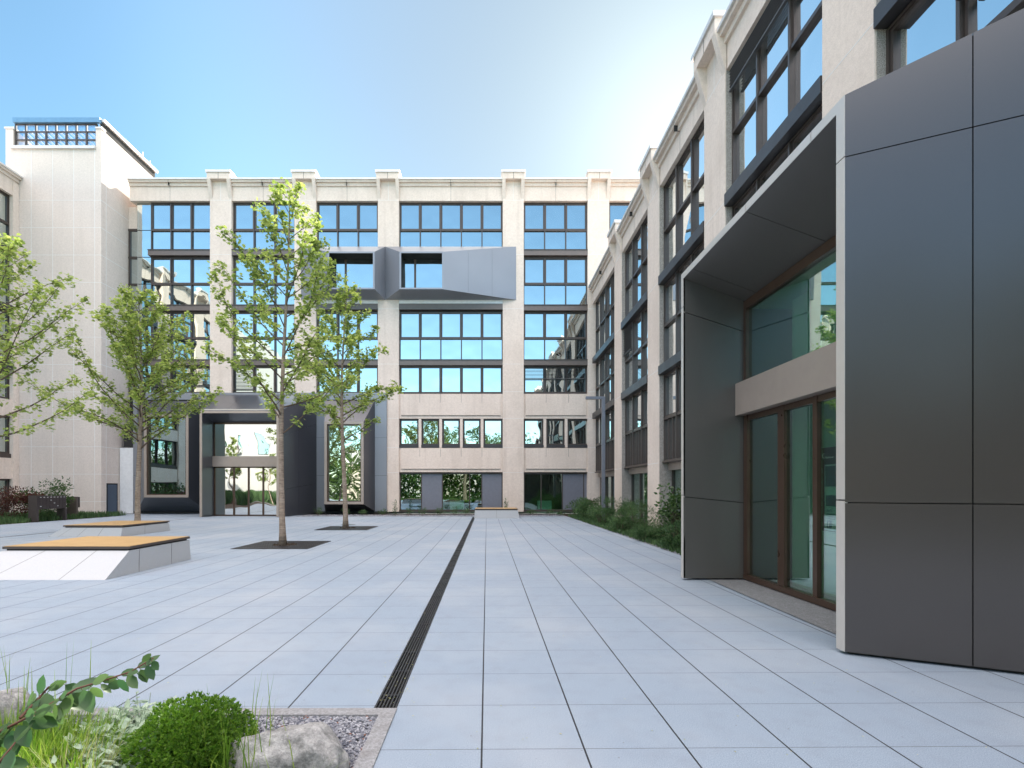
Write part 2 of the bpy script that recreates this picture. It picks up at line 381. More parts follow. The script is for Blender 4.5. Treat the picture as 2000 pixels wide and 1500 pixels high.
# ------------------------------------------------------------------ window builder on a facade F(u, w, z), w = outwards
def window(F, parent, u0, u1, z0, z1, nl, zt=None, depth=-0.28, blind=None, glass='glass', sash=True, name='window', fmat='frame', rnd=random.Random(7), bars=0):
    f = MB(F); t = 0.048; d0, d1 = depth - 0.10, depth + 0.06
    f.box(u0, u1, d0, d1, z1 - t, z1); f.box(u0, u1, d0, d1, z0, z0 + t)
    f.box(u0, u0 + t, d0, d1, z0 + t, z1 - t); f.box(u1 - t, u1, d0, d1, z0 + t, z1 - t)
    g = MB(F); W = (u1 - u0) / nl
    if zt: f.box(u0 + t, u1 - t, d0, d1 + 0.01, zt - 0.045, zt + 0.045)
    for k in range(1, nl):
        u = u0 + W * k; f.box(u - 0.03, u + 0.03, d0, d1 + 0.035, z0 + t, z1 - t)
    zs = [(z0, z1)] if not zt else [(z0, zt), (zt, z1)]
    for (a, b) in zs:
        up = (b == z1) and sash
        for k in range(nl):
            a0, a1 = u0 + W * k + 0.035, u0 + W * (k + 1) - 0.035; b0, b1 = a + 0.045, b - 0.045
            if k == 0: a0 += 0.02
            if k == nl - 1: a1 -= 0.02
            if up:
                s_ = 0.058; e0, e1 = depth - 0.06, depth + 0.03
                f.box(a0, a1, e0, e1, b1 - s_, b1); f.box(a0, a1, e0, e1, b0, b0 + s_)
                f.box(a0, a0 + s_, e0, e1, b0 + s_, b1 - s_); f.box(a1 - s_, a1, e0, e1, b0 + s_, b1 - s_)
                a0 += s_; a1 -= s_; b0 += s_; b1 -= s_
            elif bars:
                for q in range(1, bars + 1):
                    uu = a0 + (a1 - a0) * q / (bars + 1); f.box(uu - 0.02, uu + 0.02, d0, d1, b0, b1)
            j = [rnd.uniform(-0.0025, 0.0025) for _ in range(4)]
            y = depth - 0.03
            g.hexa([(a0, y + j[0] - 0.012, b0), (a1, y + j[1] - 0.012, b0), (a1, y + j[1], b0), (a0, y + j[0], b0),
                    (a0, y + j[3] - 0.012, b1), (a1, y + j[2] - 0.012, b1), (a1, y + j[2], b1), (a0, y + j[3], b1)])
    fo = f.build(name, fmat, parent); g.build('pane', glass, fo)
    if blind:
        for (k0, k1, zb0, zb1) in blind:
            b = MB(F); z = zb1
            while z > zb0:
                b.hexa([(u0 + W * k0 + 0.05, depth + 0.10, z - 0.03), (u0 + W * k1 - 0.05, depth + 0.10, z - 0.03), (u0 + W * k1 - 0.05, depth + 0.16, z - 0.012), (u0 + W * k0 + 0.05, depth + 0.16, z - 0.012),
                        (u0 + W * k0 + 0.05, depth + 0.10, z - 0.026), (u0 + W * k1 - 0.05, depth + 0.10, z - 0.026), (u0 + W * k1 - 0.05, depth + 0.16, z - 0.008), (u0 + W * k0 + 0.05, depth + 0.16, z - 0.008)])
                z -= 0.085
            b.box(u0 + W * k0 + 0.05, u0 + W * k1 - 0.05, depth + 0.09, depth + 0.17, zb0 - 0.04, zb0)
            b.build('blind', 'blind', fo)
    return fo

def cornice(F, parent, u0, u1, zt, zb, core=0.6):
    # parapet strip between two pilasters
    w = MB(F)
    w.box(u0, u1, -core, -0.04, zb, zt - 0.40)
    w.box(u0, u1, -core, 0.04, zt - 0.40, zt - 0.22)
    w.box(u0, u1, -core, 0.16, zt - 0.22, zt - 0.10)
    o = w.build('parapet', 'stone', parent)
    MB(F).box(u0, u1, -core - 0.05, 0.24, zt - 0.10, zt).build('flashing', 'flash', o)
    j = MB(F); um = (u0 + u1) / 2
    j.box(um - 0.008, um + 0.008, -0.1, 0.165, zt - 0.41, zt - 0.10); j.box(um - 0.006, um + 0.006, -0.1, -0.037, zb, zt - 0.41)
    j.build('joint_lines', 'darkjoint', o)

def pilaster(F, parent, u0, u1, z0, zt, joints, mat='stone', side_mat=None):
    p = MB(F); cap0 = zt - 0.52
    p.box(u0, u1, -0.62, 0.0, z0, cap0)
    fw = 0.17
    for a, b, s in ((u0 - 0.04, u0 + fw, -1), (u1 - fw, u1 + 0.04, 1)):
        ring = lambda u: [(u, -0.02, zt - 1.65), (u, 0.30, cap0), (u, -0.02, cap0)]
        p.prism(ring(a), ring(b))
    p.box(u0 - 0.04, u1 + 0.04, -0.62, 0.30, cap0, zt - 0.14)
    o = p.build('pilaster', mat, parent)
    MB(F).box(u0 - 0.10, u1 + 0.10, -0.66, 0.36, zt - 0.14, zt).build('cap_flashing', 'flash', o)
    j = MB(F)
    for z in joints: j.box(u0 + 0.003, u1 - 0.003, -0.02, 0.003, z - 0.008, z + 0.008)
    um = (u0 + u1) / 2
    j.box(um - 0.008, um + 0.008, -0.02, 0.003, zt - 1.66, cap0)
    j.build('joint_lines', 'joint', o)
    d = MB(F); d.box(um - 0.01, um + 0.01, 0.2, 0.303, cap0 + 0.002, zt - 0.14); d.build('dark_joint', 'darkjoint', o)
    return o

# ================================================================== MAIN BUILDING (back)
YB = 31.5
FB = lambda u, w, z: (u, YB - w, z)
bx = lambda px: (px - 951) * YB / 1000
zb = lambda py: 1.52 + (955 - py) * YB / 1000
main = thing('office_building', (-2, YB, 0), 'five-storey pale stone office building closing the far end of the courtyard', 'office building')
ZT = 20.55
flr = [zb(y) for y in (391, 493, 600, 707)]
# core behind the windows
core = MB(); core.box(-21.35, 24, YB + 0.62, YB + 14, 2.62, 20.2); core.box(-21.35, 24, YB + 4.2, YB + 14, 0, 2.62)
core.box(-21.7, -21.1, YB + 0.9, YB + 14, 0, 20.2)
core.build('core_wall', 'stone', main)
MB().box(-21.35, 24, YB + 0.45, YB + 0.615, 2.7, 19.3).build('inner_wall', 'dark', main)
PIL = [(410, 452), (575, 617), (738, 779), (982, 1023), (1148, 1190)]
pj = [zb(y) for y in (391, 497, 603, 711, 765, 817, 874, 923)]
for a, b in PIL:
    pilaster(FB, main, bx(a), bx(b), 0.12 if a > 700 else 7.38, 20.96, pj)
pilaster(FB, main, bx(1335), bx(1377), 7, 20.96, [])
BAY = [(262, 410, 4), (452, 575, 3), (617, 738, 3), (779, 982, 5), (1023, 1148, 3), (1190, 1335, 3)]
for a, b, n in BAY:
    cornice(FB, main, bx(a) if a != 262 else -22.0, bx(b), ZT, 19.27)
# cornice return on the left corner
MB().box(-22.0, -21.36, YB + 0.62, YB + 10, 19.27, 20.33).build('side_parapet', 'stone', main)
MB().box(-22.22, -21.3, YB + 0.66, YB + 10, 20.45, 20.55).build('side_flashing', 'flash', main)
rows = [(zb(487), zb(392), zb(446)), (zb(595), zb(499.5), zb(552)), (zb(702), zb(606.5), zb(659))]
rowD = (zb(767), zb(713.5), None)
for bi, (a, b, n) in enumerate(BAY):
    u0, u1 = bx(a) + 0.004, bx(b) - 0.004
    if bi == 0: u0 = bx(290)
    if bi == 5: n = 3
    nn = 3 if bi == 0 else n
    for ri, (z0, z1, zt) in enumerate(rows):
        if bi == 5 and ri > 1: break
        if bi == 3 and ri == 1: continue
        if bi == 2 and ri == 1:
            continue
        window(FB, main, u0, u1, z0, z1, nn, zt)
        r = MB(FB); r.box(u0 - (0.06 if bi == 0 else 0), u1, -0.36, -0.02, z0 - 0.345, z0 - 0.0)
        ro = r.build('rail', 'rail', main)
        MB(FB).box(u0 - (0.06 if bi == 0 else 0), u1, -0.36, 0.02, z0 - 0.03, z0 + 0.01).build('sill', 'frame', ro)
    if bi < 5:
        bl = None
        if bi == 0: bl = [(0, 1, 7.9, 9.05), (1, 2, 7.9, 9.05), (2, 3, 7.9, 9.05)]
        if bi == 1: bl = [(0, 1, 7.7, 9.05)]
        if bi == 4: bl = [(0, 3, 8.35, 9.05)]
        window(FB, main, u0, u1, rowD[0], rowD[1], nn, None, blind=bl)
# corner glazing without frames on the left end
cg = MB(FB)
for z0, z1 in ((zb(768), zb(606)), (zb(605), zb(552)), (zb(551), zb(499)), (zb(498), zb(446)), (zb(445), zb(392))):
    cg.box(-21.7, bx(290) - 0.02, -0.30, -0.28, z0 + 0.01, z1 - 0.005)
    cg.box(-21.7, -21.68, -0.92, -0.30, z0 + 0.01, z1 - 0.005)
cg.build('corner_glass', 'glass', main)
MB(FB).box(-21.66, bx(290), -0.45, -0.33, 7.4, 19.27).build('corner_backing', 'dark', main)
# strip of white insulation above row C in bays 2/3
for bi in (2, 3):
    a, b, n = BAY[bi]
    MB(FB).box(bx(a), bx(b), -0.4, -0.05, zb(592.5), zb(578)).build('insulation_strip', 'whitepanel', main)
    MB(FB).box(bx(a), bx(b), -0.42, -0.02, zb(604), zb(592.5) - 0.004).build('rail', 'rail', main)
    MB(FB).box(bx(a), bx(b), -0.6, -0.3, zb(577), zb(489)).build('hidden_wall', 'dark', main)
# stone spandrels and punched windows, bays 3 and 4
def spandrel(u0, u1, z0, z1, n, name='spandrel'):
    s_ = MB(FB); s_.box(u0, u1, -0.6, -0.12, z0, z1)
    b = 0.13; inset = 0.30
    s_.box(u0 + b, u1 - inset if u1 > 6 else u1 - b, -0.12, -0.075, z0 + 0.20, z1 - 0.02)
    o = s_.build(name, 'stone', main)
    j = MB(FB); W = (u1 - u0) / n
    for k in range(1, n):
        j.box(u0 + W * k - 0.006, u0 + W * k + 0.006, -0.10, -0.072, z1 - 0.55, z1 - 0.02)
    j.box(u0 + b, (u1 - inset if u1 > 6 else u1 - b), -0.10, -0.071, z0 + 0.185, z0 + 0.20)
    j.build('groove', 'darkjoint', o)
    return o
XE = 6.42
for (a, b, n, ue) in ((779, 982, 5, None), (1023, 1148, 3, XE)):
    u0, u1 = bx(a) + 0.003, (ue or bx(b)) - 0.003
    spandrel(u0, u1, zb(817), zb(768.5), n); spandrel(u0, u1, zb(922), zb(874.5), n)
    W = (bx(b) - bx(a)) / n
    z0, z1 = zb(874), zb(817.5)
    for k in range(1, n):
        MB(FB).box(u0 + W * k - 0.085, u0 + W * k + 0.085, -0.6, -0.125, z0, z1).build('window_pier', 'stone', main)
    for k in range(n):
        uu0 = u0 + W * k + (0.085 if k else 0); uu1 = u0 + W * (k + 1) - (0.085 if k < n - 1 else 0)
        if ue and k == n - 1: uu1 = ue + 0.15
        wdo = window(FB, main, uu0, uu1, z0 + 0.16, z1, 1, None, depth=-0.3)
        MB(FB).box(uu0, uu1, -0.45, -0.08, z0 + 0.003, z0 + 0.157).build('sill', 'railw', wdo)
# band under the curtain wall joining to the wing
MB(FB).box(bx(1148), XE + 0.25, -0.45, -0.03, zb(712), zb(702)).build('rail', 'railw', main)
MB(FB).box(bx(1148), XE + 0.25, -0.45, -0.03, zb(605), zb(595)).build('rail', 'railw', main)
# ground floor glazing
gf = MB(FB)
def ground_bay(u0, u1, splits):
    z0, z1 = 0.24, zb(923.5)
    fr = MB(FB); fr.box(u0, u1, -0.5, -0.3, z1 - 0.07, z1); fr.box(u0, u1, -0.5, -0.22, 0.1, z0)
    us = sorted({s[0] for s in splits} | {splits[-1][1]})
    for u in us: fr.box(u - 0.03, u + 0.03, -0.5, -0.33, z0, z1 - 0.07)
    fo = fr.build('shopfront', 'frame', main)
    for a, b, mt in splits:
        MB(FB).box(a + 0.03, b - 0.03, -0.40, -0.385 if mt != 'greypanel' else -0.34, z0, z1 - 0.07).build('pane' if mt != 'greypanel' else 'panel', mt, fo)
ground_bay(bx(779) + 0.003, bx(982) - 0.003, [(bx(780), bx(822), 'clearblue'), (bx(822), bx(863), 'greypanel'), (bx(863), bx(917), 'clear'), (bx(917), bx(941), 'clearblue'), (bx(941), bx(981), 'greypanel')])
ground_bay(bx(1023) + 0.003, XE + 0.2, [(bx(1025), bx(1058), 'clear'), (bx(1058), bx(1100), 'clear'), (bx(1100), bx(1142), 'greypanel'), (bx(1142), XE + 0.2, 'greypanel')])
MB(FB).box(-6.2, XE + 0.5, -3.2, -3.1, 0.01, 2.6).build('back_room_wall', plain('brown_room_wall', (0.16, 0.10, 0.06), 0.7, 0, 0.3, 0.4, 1.2), main)
for u in (-4.9, -2.4, 3.3):
    MB(FB).box(u, u + 0.9, -2.2, -1.7, 0.02, 0.75).build('interior_desk', 'whitepanel', main)
MB(FB).box(-10, XE + 0.3, -4.15, -0.1, 0.0, 0.012).build('interior_floor', 'inner', main)

# flat dark cladding of the entrance zone on the facade
cl = MB(); BK = MB()
def claddingZ(mb, x0, x1, z0, z1, us, vs_): mb.panels((x0, YB - 0.10, z0), (x1, YB - 0.10, z0), (x1, YB - 0.10, z1), (x0, YB - 0.10, z1), us, vs_)
claddingZ(cl, -21.7, bx(756), 7.0, 7.42, [0, .12, .27, .42, .57, .72, .87, 1], [0, 1])
claddingZ(cl, -6.87, bx(756), 0.15, 7.0, [0, 1], [0, .32, .66, 1])
claddingZ(cl, -21.7, -21.42, 0.15, 7.0, [0, 1], [0, .32, .66, 1])
claddingZ(cl, -10.45, -9.9, 0.15, 7.0, [0, 1], [0, .32, .66, 1])
cl.build('entrance_cladding', 'cladl', main)
MB().box(-21.7, bx(756) - 0.01, YB - 0.075, YB + 0.6, 0.02, 7.40).build('cladding_backing', 'darkjoint', main)

# generic flared box on the back facade: back rect -> front rect with an opening
def frustum(parent, b, f, yb, yf, gh=0.0, faces='lrtb', us=(0, 1), vs_=(0, 1), mat='cladb', top_mat=None, side_u=None):
    (bx0, bx1, bz0, bz1), (fx0, fx1, fz0, fz1) = b, f
    m = MB()
    if 'l' in faces: m.panels((bx0, yb, bz0), (fx0, yf, fz0), (fx0, yf, fz1), (bx0, yb, bz1), [0, 1], vs_)
    if 'r' in faces: m.panels((fx1, yf, fz0), (bx1, yb, bz0), (bx1, yb, bz1), (fx1, yf, fz1), [0, 1], vs_)
    if 't' in faces: m.panels((fx0, yf, fz1), (fx1, yf, fz1), (bx1, yb, bz1), (bx0, yb, bz1), us, [0, 1])
    if 'b' in faces: m.panels((bx0, yb, bz0), (bx1, yb, bz0), (fx1, yf, fz0), (fx0, yf, fz0), us, [0, 1])
    return m.build('cladding', mat, parent)

# window boxes left and right of the rear entrance
for (lab, b, f, gx) in (('dark metal window box with mitred corners, left of the rear entrance portal', (-21.42, -17.15, 0.16, 6.9), (-20.25, -17.62, 1.02, 5.95), None),
                        ('dark metal window box with tall narrow pane, right of the rear portal', (-9.9, -6.87, 0.16, 6.93), (-9.60, -7.28, 0.62, 5.50), None)):
    t = thing('window_box', ((b[0] + b[1]) / 2, YB, 0), lab, 'window box', 'metal window boxes beside the rear entrance')
    yf = 30.25
    frustum(t, b, f, YB - 0.12, yf)
    fx0, fx1, fz0, fz1 = f; r = 0.15
    q = MB()
    q.box(fx0, fx1, yf - 0.03, yf + 0.02, fz1 - r, fz1); q.box(fx0, fx1, yf - 0.03, yf + 0.02, fz0, fz0 + r)
    q.box(fx0, fx0 + r, yf - 0.03, yf + 0.02, fz0 + r, fz1 - r); q.box(fx1 - r, fx1, yf - 0.03, yf + 0.02, fz0 + r, fz1 - r)
    q.build('front_frame', 'taupe', t)
    q = MB(); a = r - 0.01
    q.box(fx0 + a, fx0 + a + 0.06, yf + 0.02, yf + 0.5, fz0 + a, fz1 - a); q.box(fx1 - a - 0.06, fx1 - a, yf + 0.02, yf + 0.5, fz0 + a, fz1 - a)
    q.box(fx0 + a + 0.06, fx1 - a - 0.06, yf + 0.02, yf + 0.5, fz1 - a - 0.07, fz1 - a); q.box(fx0 + a + 0.06, fx1 - a - 0.06, yf + 0.02, yf + 0.5, fz0 + a, fz0 + a + 0.06)
    w_ = q.build('window', 'bronze', t)
    MB().box(fx0 + r + 0.05, fx1 - r - 0.05, yf + 0.17, yf + 0.185, fz0 + r + 0.05, fz1 - r - 0.06).build('pane', 'clearblue' if b[0] < -15 else 'glass', w_)
    MB().box(fx0 + 0.1, fx1 - 0.1, yf + 0.95, yf + 1.0, fz0 + 0.1, fz1 - 0.1).build('inner_wall', 'dark', t)

# rear entrance portal
rp = thing('entrance_portal', (-13.3, 29, 0), 'dark flared metal entrance portal in the far facade, seen behind the two slim trees', 'entrance portal')
fx0, fx1, fz, yf = -15.45, -11.2, 5.72, 27.55
bx0, bx1, bzz, ybk = -17.1, -10.45, 7.30, YB - 0.13
m = MB()
m.panels((bx0, ybk, 0.03), (fx0, yf, 0.03), (fx0, yf, fz), (bx0, ybk, bzz), [0, .5, 1], [0, .25, .75, 1])
m.panels((fx1, yf, 0.03), (bx1, ybk, 0.03), (bx1, ybk, bzz), (fx1, yf, fz), [0, .5, 1], [0, .25, .75, 1])
m.panels((fx0, yf, fz), (fx1, yf, fz), (bx1, ybk, bzz), (bx0, ybk, bzz), [0, .333, .666, 1], [0, .45, 1])
m.build('cladding', 'cladb', rp)
m = MB(); gy = 28.75; e = 0.12
m.box(fx0 + e - .02, fx0 + e, yf + 0.03, gy, 0.02, 5.55); m.box(fx1 - e, fx1 - e + .02, yf + 0.03, gy, 0.02, 5.55)
m.hexa([(fx0 + e, yf + 0.03, 5.60), (fx1 - e, yf + 0.03, 5.60), (fx1 - e, gy, 5.24), (fx0 + e, gy, 5.24), (fx0 + e, yf + 0.03, 5.62), (fx1 - e, yf + 0.03, 5.62), (fx1 - e, gy, 5.62), (fx0 + e, gy, 5.62)])
m.build('reveal', 'cladb', rp)
m = MB(); m.box(fx0, fx0 + e, yf - 0.02, yf + 0.03, 0.02, fz); m.box(fx1 - e, fx1, yf - 0.02, yf + 0.03, 0.02, fz); m.box(fx0 + e, fx1 - e, yf - 0.02, yf + 0.03, fz - e, fz)
m.build('front_frame', 'taupe', rp)
MB().box(fx0 + 0.02, fx1 - 0.25, yf + 0.12, yf + 0.2, fz + 0.06, fz + 0.12).build('drip_edge', 'edge', rp)
gx0, gx1 = fx0 + e, fx1 - e
m = MB()
m.box(gx0, gx1, gy - 0.04, gy + 0.06, 5.15, 5.24); m.box(gx0, gx0 + 0.07, gy - 0.04, gy + 0.06, 3.35, 5.15); m.box(gx1 - 0.07, gx1, gy - 0.04, gy + 0.06, 3.35, 5.15)
w_ = m.build('window', 'bronze', rp); MB().box(gx0 + 0.07, gx1 - 0.07, gy, gy + 0.014, 3.35, 5.15).build('pane', 'entryglass', w_)
MB().box(gx0, gx1, gy - 0.16, gy + 0.1, 2.77, 3.35).build('beam', 'taupe', rp)
m = MB(); gw = (gx1 - gx0 - 0.35) / 4; us = [gx0 + 0.35 * 0 + 0.04, gx0 + 1.13, gx0 + 1.95, gx0 + 2.77, gx1 - 0.04]
for u in us: m.box(u - 0.045, u + 0.045, gy - 0.02, gy + 0.07, 0.08, 2.77)
m.box(gx0, gx1, gy - 0.02, gy + 0.07, 0.012, 0.08); m.box(gx0, gx1, gy - 0.02, gy + 0.071, 2.70, 2.769)
d_ = m.build('door', 'bronze', rp)
for a, b in zip(us[:-1], us[1:]):
    MB().box(a + 0.045, b - 0.045, gy + 0.02, gy + 0.034, 0.08, 2.70).build('pane', 'entryglass', d_)
MB().box(gx0, gx1, gy + 0.5, gy + 0.55, 0.02, 5.2).build('inner_wall', 'dark', rp)

# metal bay box on the third floor
mbx = thing('bay_window_box', (bx(800), YB, 13), 'faceted grey metal box with two deep windows hung across the upper far facade', 'bay window')
zT, zB = 16.42, 13.15; yf = 30.35
def fz(py): return 1.52 + (955 - py) * yf / 1000
fxp = lambda px: (px - 951) * yf / 1000
for (ba, bb, fa, fb_, us) in ((bx(588), bx(752.5), fxp(643), fxp(728.5), [0, .33, .66, 1]), (bx(752.5), bx(1008), fxp(783.5), fxp(863.5), [0, .5, 1])):
    m = MB(); r = 0.10; F0, F1, G0, G1 = fa - r, fb_ + r, fz(565), fz(491.5)
    yb_ = YB - 0.02
    m.panels((ba, yb_, zB), (F0, yf, G0), (F0, yf, G1), (ba, yb_, zT), [0, .5, 1] if fa < -9 else [0, 1], [0, 1], 0.008)
    m.panels((F1, yf, G0), (bb, yb_, zB), (bb, yb_, zT), (F1, yf, G1), [0, .33, .66, 1] if fb_ > -4 else [0, 1], [0, 1], 0.008)
    m.panels((F0, yf, G1), (F1, yf, G1), (bb, yb_, zT), (ba, yb_, zT), us, [0, 1], 0.008)
    m.panels((ba, yb_, zB), (bb, yb_, zB), (F1, yf, G0), (F0, yf, G0), us, [0, 1], 0.008)
    o = m.build('cladding', 'cladl', mbx)
    q = MB(); H0, H1 = fz(562), fz(494.5)
    q.box(F0, F1, yf - 0.02, yf + 0.02, H1, G1); q.box(F0, F1, yf - 0.02, yf + 0.02, G0, H0)
    q.box(F0, fa, yf - 0.02, yf + 0.02, H0, H1); q.box(fb_, F1, yf - 0.02, yf + 0.02, H0, H1)
    q.build('front_frame', 'cladl', mbx)
    q = MB(); yg = YB - 0.05
    q.box(fa - .03, fa, yf + .02, yg, H0, H1); q.box(fb_, fb_ + .03, yf + .02, yg, H0, H1); q.box(fa, fb_, yf + .02, yg, H1, H1 + .03); q.box(fa, fb_, yf + .02, yg, H0 - .03, H0)
    q.build('reveal', 'dark', mbx)
    q = MB(); um = fa + (fb_ - fa) * (0.30)
    q.box(um - 0.06, um + 0.06, yg - 0.4, yg - 0.3, H0, H1 - 0.05); q.box(fa, fb_, yg - 0.4, yg - 0.3, H0 + 0.0, H0 + 0.07)
    w_ = q.build('window', 'bronze', mbx); MB().box(fa, fb_, yg - 0.36, yg - 0.345, H0 + 0.07, H1).build('pane', 'glass', w_)
    MB().box(fa - 0.03, fb_ + 0.03, yg - 0.2, yg, H0 - 0.03, H1 + 0.03).build('inner_wall', 'dark', mbx)

# ================================================================== RIGHT WING
XW = 6.45
FW = lambda u, w, z: (XW - w, u, z)
wing = thing('wing_building', (XW, 15, 0), 'long pale stone office wing with bronze glazing along the right side of the courtyard', 'office building')
MB().box(XW + 0.62, XW + 14, -3, YB - 0.2, 2.4, 13.5).build('core_wall', 'stone', wing)
MB().box(XW + 2.6, XW + 14, -3, YB - 0.2, 0, 2.4).build('ground_core', 'stone', wing)
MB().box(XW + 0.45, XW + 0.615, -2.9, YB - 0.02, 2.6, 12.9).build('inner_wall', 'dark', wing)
wz = [12.86, 9.49, 9.14, 6.12, 5.80, 2.55]
wp = [(9.85 + 5.35 * k - 1.33, 9.85 + 5.35 * k) for k in (-2, -1, 0, 1, 2, 3)]
for a, b in wp: pilaster(FW, wing, a, b, 0.0, 14.40, [12.85, 9.3, 6.0, 2.5])
# rough aggregate cheeks of the pilasters (inner part of the returns)
for a, b in wp:
    q = MB(FW); q.box(a - 0.012, a - 0.001, -0.60, -0.03, 0.0, 12.84); q.box(b + 0.001, b + 0.012, -0.60, -0.03, 0.0, 12.84)
    q.build('pilaster_cheek', 'aggr', wing)
wb = [(wp[i][1], wp[i + 1][0]) for i in range(5)] + [(wp[5][1], YB - 0.28)]
for i, (a, b) in enumerate(wb):
    a += 0.014; b -= 0.014; n = 3 if i < 5 else 4
    cornice(FW, wing, a - 0.014, b + 0.014 + (0.2 if i == 5 else 0), 13.95, 12.87)
    bl = {2: [(0, 3, 12.2, 12.75)], 3: [(1, 2, 12.2, 12.75)]}
    if i == 4: bl = {4: [(2, 3, 8.1, 9.05)]}
    for r, (z0, z1) in enumerate(((wz[1], wz[0]), (wz[3], wz[2]), (wz[5], wz[4]))):
        zt = z0 + (z1 - z0) * 0.49
        bb_ = None
        if i == 2 and r == 0: bb_ = [(0, 3, 12.25, 12.78)]
        if i == 1 and r == 1: bb_ = [(1, 2, 8.35, 9.08)]
        if i == 4 and r == 1: bb_ = [(2, 3, 7.9, 9.08)]
        window(FW, wing, a, b, z0, z1, n, zt, blind=bb_, bars=(2 if r == 2 else 0), depth=-0.24, glass='wingglass')
        if r < 2:
            q = MB(FW); q.box(a, b, -0.34, 0.03, z0 - 0.33, z0 - 0.002); q.build('rail', 'railw', wing)
    # ground floor recess
    q = MB(FW); q.box(a, b, -0.5, -0.12, wz[5] - 0.05, wz[5] - 0.004); q.build('soffit', 'frame', wing)
    q = MB(FW); q.box(a, b, -0.55, -0.35, 2.22, wz[5] - 0.05); q.build('lintel', 'taupe', wing)
    fr = MB(FW); fr.box(a, b, -0.60, -0.50, 0.02, 0.16); L = b - a
    for k in range(n + 1): fr.box(a + L * k / n - (0.03 if k else 0), a + L * k / n + (0.03 if k < n else 0), -0.60, -0.48, 0.16, 2.22)
    fo = fr.build('shopfront', 'frame', wing)
    for k in range(n):
        mt = 'clear'
        MB(FW).box(a + L * k / n + 0.03, a + L * (k + 1) / n - 0.03, -0.56, -0.545, 0.16, 2.22).build('pane', mt, fo)
MB(FW).box(-3, 31.2, -2.4, -2.3, 0.0, 2.4).build('back_room_wall', 'inner', wing)
# dark door leaf with white marks in the corner
q = MB(FW); q.box(30.0, 31.1, -0.47, -0.42, 0.05, 2.3); dd = q.build('door', 'frame', wing)
q = MB(FW); q.box(30.6, 30.68, -0.42, -0.41, 2.0, 2.15); q.box(30.6, 30.68, -0.42, -0.41, 1.75, 1.9); q.box(30.6, 30.68, -0.42, -0.41, 0.95, 1.15)
q.build('door_label', 'label', dd)

# side entrance portal (right foreground)
sp = thing('entrance_portal', (3.3, 6.7, 0), 'large dark flared metal entrance portal standing out from the right wing in the foreground', 'entrance portal')
XF, YN, YF_, ZP = 3.28, 4.69, 8.63, 5.13
YN2, YF2, ZP2, XB = YN - 0.48 * (XW - XF), YF_ + 0.48 * (XW - XF), 6.0, XW - 0.02
m = MB()
hj = lambda z, zt: z / zt
m.panels((XF, YN, 0.03), (XB, YN2, 0.03), (XB, YN2, 4.556), (XF, YN, 4.556), [0, .255, .51, .76, 1], [0, .3015, 1], 0.009)
m.panels((XF, YN, 4.566), (XB, YN2, 4.566), (XB, YN2, ZP2), (XF, YN, ZP), [0, .255, .51, .76, 1], [0, 1], 0.009)
m.panels((XB, YF2, 0.03), (XF, YF_, 0.03), (XF, YF_, ZP), (XB, YF2, ZP2), [0, .5, 1], [0, .272, .889, 1], 0.012)
m.panels((XF, YF_, ZP), (XF, YN, ZP), (XB, YN2, ZP2), (XB, YF2, ZP2), [0, .33, .66, 1], [0, .5, 1], 0.012)
m.build('cladding', 'clad', sp)
m = MB(); m.prism([(XF + .05, YN + .04, 0), (XB, YN2 + .05, 0), (XB, YN2 + .06, 0)], [(XF + .05, YN + .04, 5.1), (XB, YN2 + .05, 5.1), (XB, YN2 + .06, 5.1)]); m.build('cladding_backing', 'darkjoint', sp)
m = MB()
m.panels((XF - .006, YN + .11, 0.03), (XF - .006, YN, 0.03), (XF - .006, YN, ZP), (XF - .006, YN + .11, ZP), [0, 1], [0, .272, .889, 1], 0.012, 0.03)
m.panels((XF - .006, YF_, 0.03), (XF - .006, YF_ - .09, 0.03), (XF - .006, YF_ - .09, ZP), (XF - .006, YF_, ZP), [0, 1], [0, .272, .889, 1], 0.012, 0.03)
m.panels((XF - .006, YF_ - .09, ZP - .10), (XF - .006, YN + .11, ZP - .10), (XF - .006, YN + .11, ZP), (XF - .006, YF_ - .09, ZP), [0, .55, .9, 1], [0, 1], 0.012, 0.03)
m.build('front_frame', 'edge', sp)
XG = 4.28
m = MB(); yj = YF_ - .09
m.panels((XF, yj, 0.03), (XG, yj, 0.03), (XG, yj, 4.66), (XF, yj, 5.03), [0, 1], [0, .272, .889, 1], 0.012)
yj2 = YN + .11
m.panels((XG, yj2, 0.03), (XF, yj2, 0.03), (XF, yj2, 5.03), (XG, yj2, 4.66), [0, 1], [0, .272, .889, 1], 0.012)
m.panels((XF, yj, 5.03), (XG + .05, yj, 4.64), (XG + .05, yj2, 4.64), (XF, yj2, 5.03), [0, 1], [0, .1, .55, 1], 0.010)
m.build('reveal', 'cladr', sp)
MB().box(XF + 0.03, XB, yj + 0.022, yj + 0.035, 0.03, 5.0).build('reveal_backing', 'darkjoint', sp)
m = MB()
m.box(XG, XG + .10, yj2, yj, 4.50, 4.64); m.box(XG, XG + .10, yj - .08, yj, 3.27, 4.50); m.box(XG, XG + .1, yj2, yj2 + .08, 3.27, 4.50)
w_ = m.build('window', 'bronze', sp); MB().box(XG + .05, XG + .065, yj2 + .08, yj - .08, 3.27, 4.50).build('pane', 'clear', w_)
MB().box(XG - .14, XG + .12, yj2, yj + 0.0 - .005, 2.74, 3.27).build('beam', 'taupe', sp)
m = MB(); ms = [(8.42, 8.535), (7.38, 7.54), (6.64, 6.73), (5.62, 5.78), (4.82, 4.92)]
for a, b in ms: m.box(XG, XG + .062, a, b, 0.11, 2.735)
m.box(XG - .01, XG + .10, 4.82, 8.535, 0.025, 0.107); m.box(XG + .006, XG + .084, 4.93, 8.41, 2.65, 2.731)
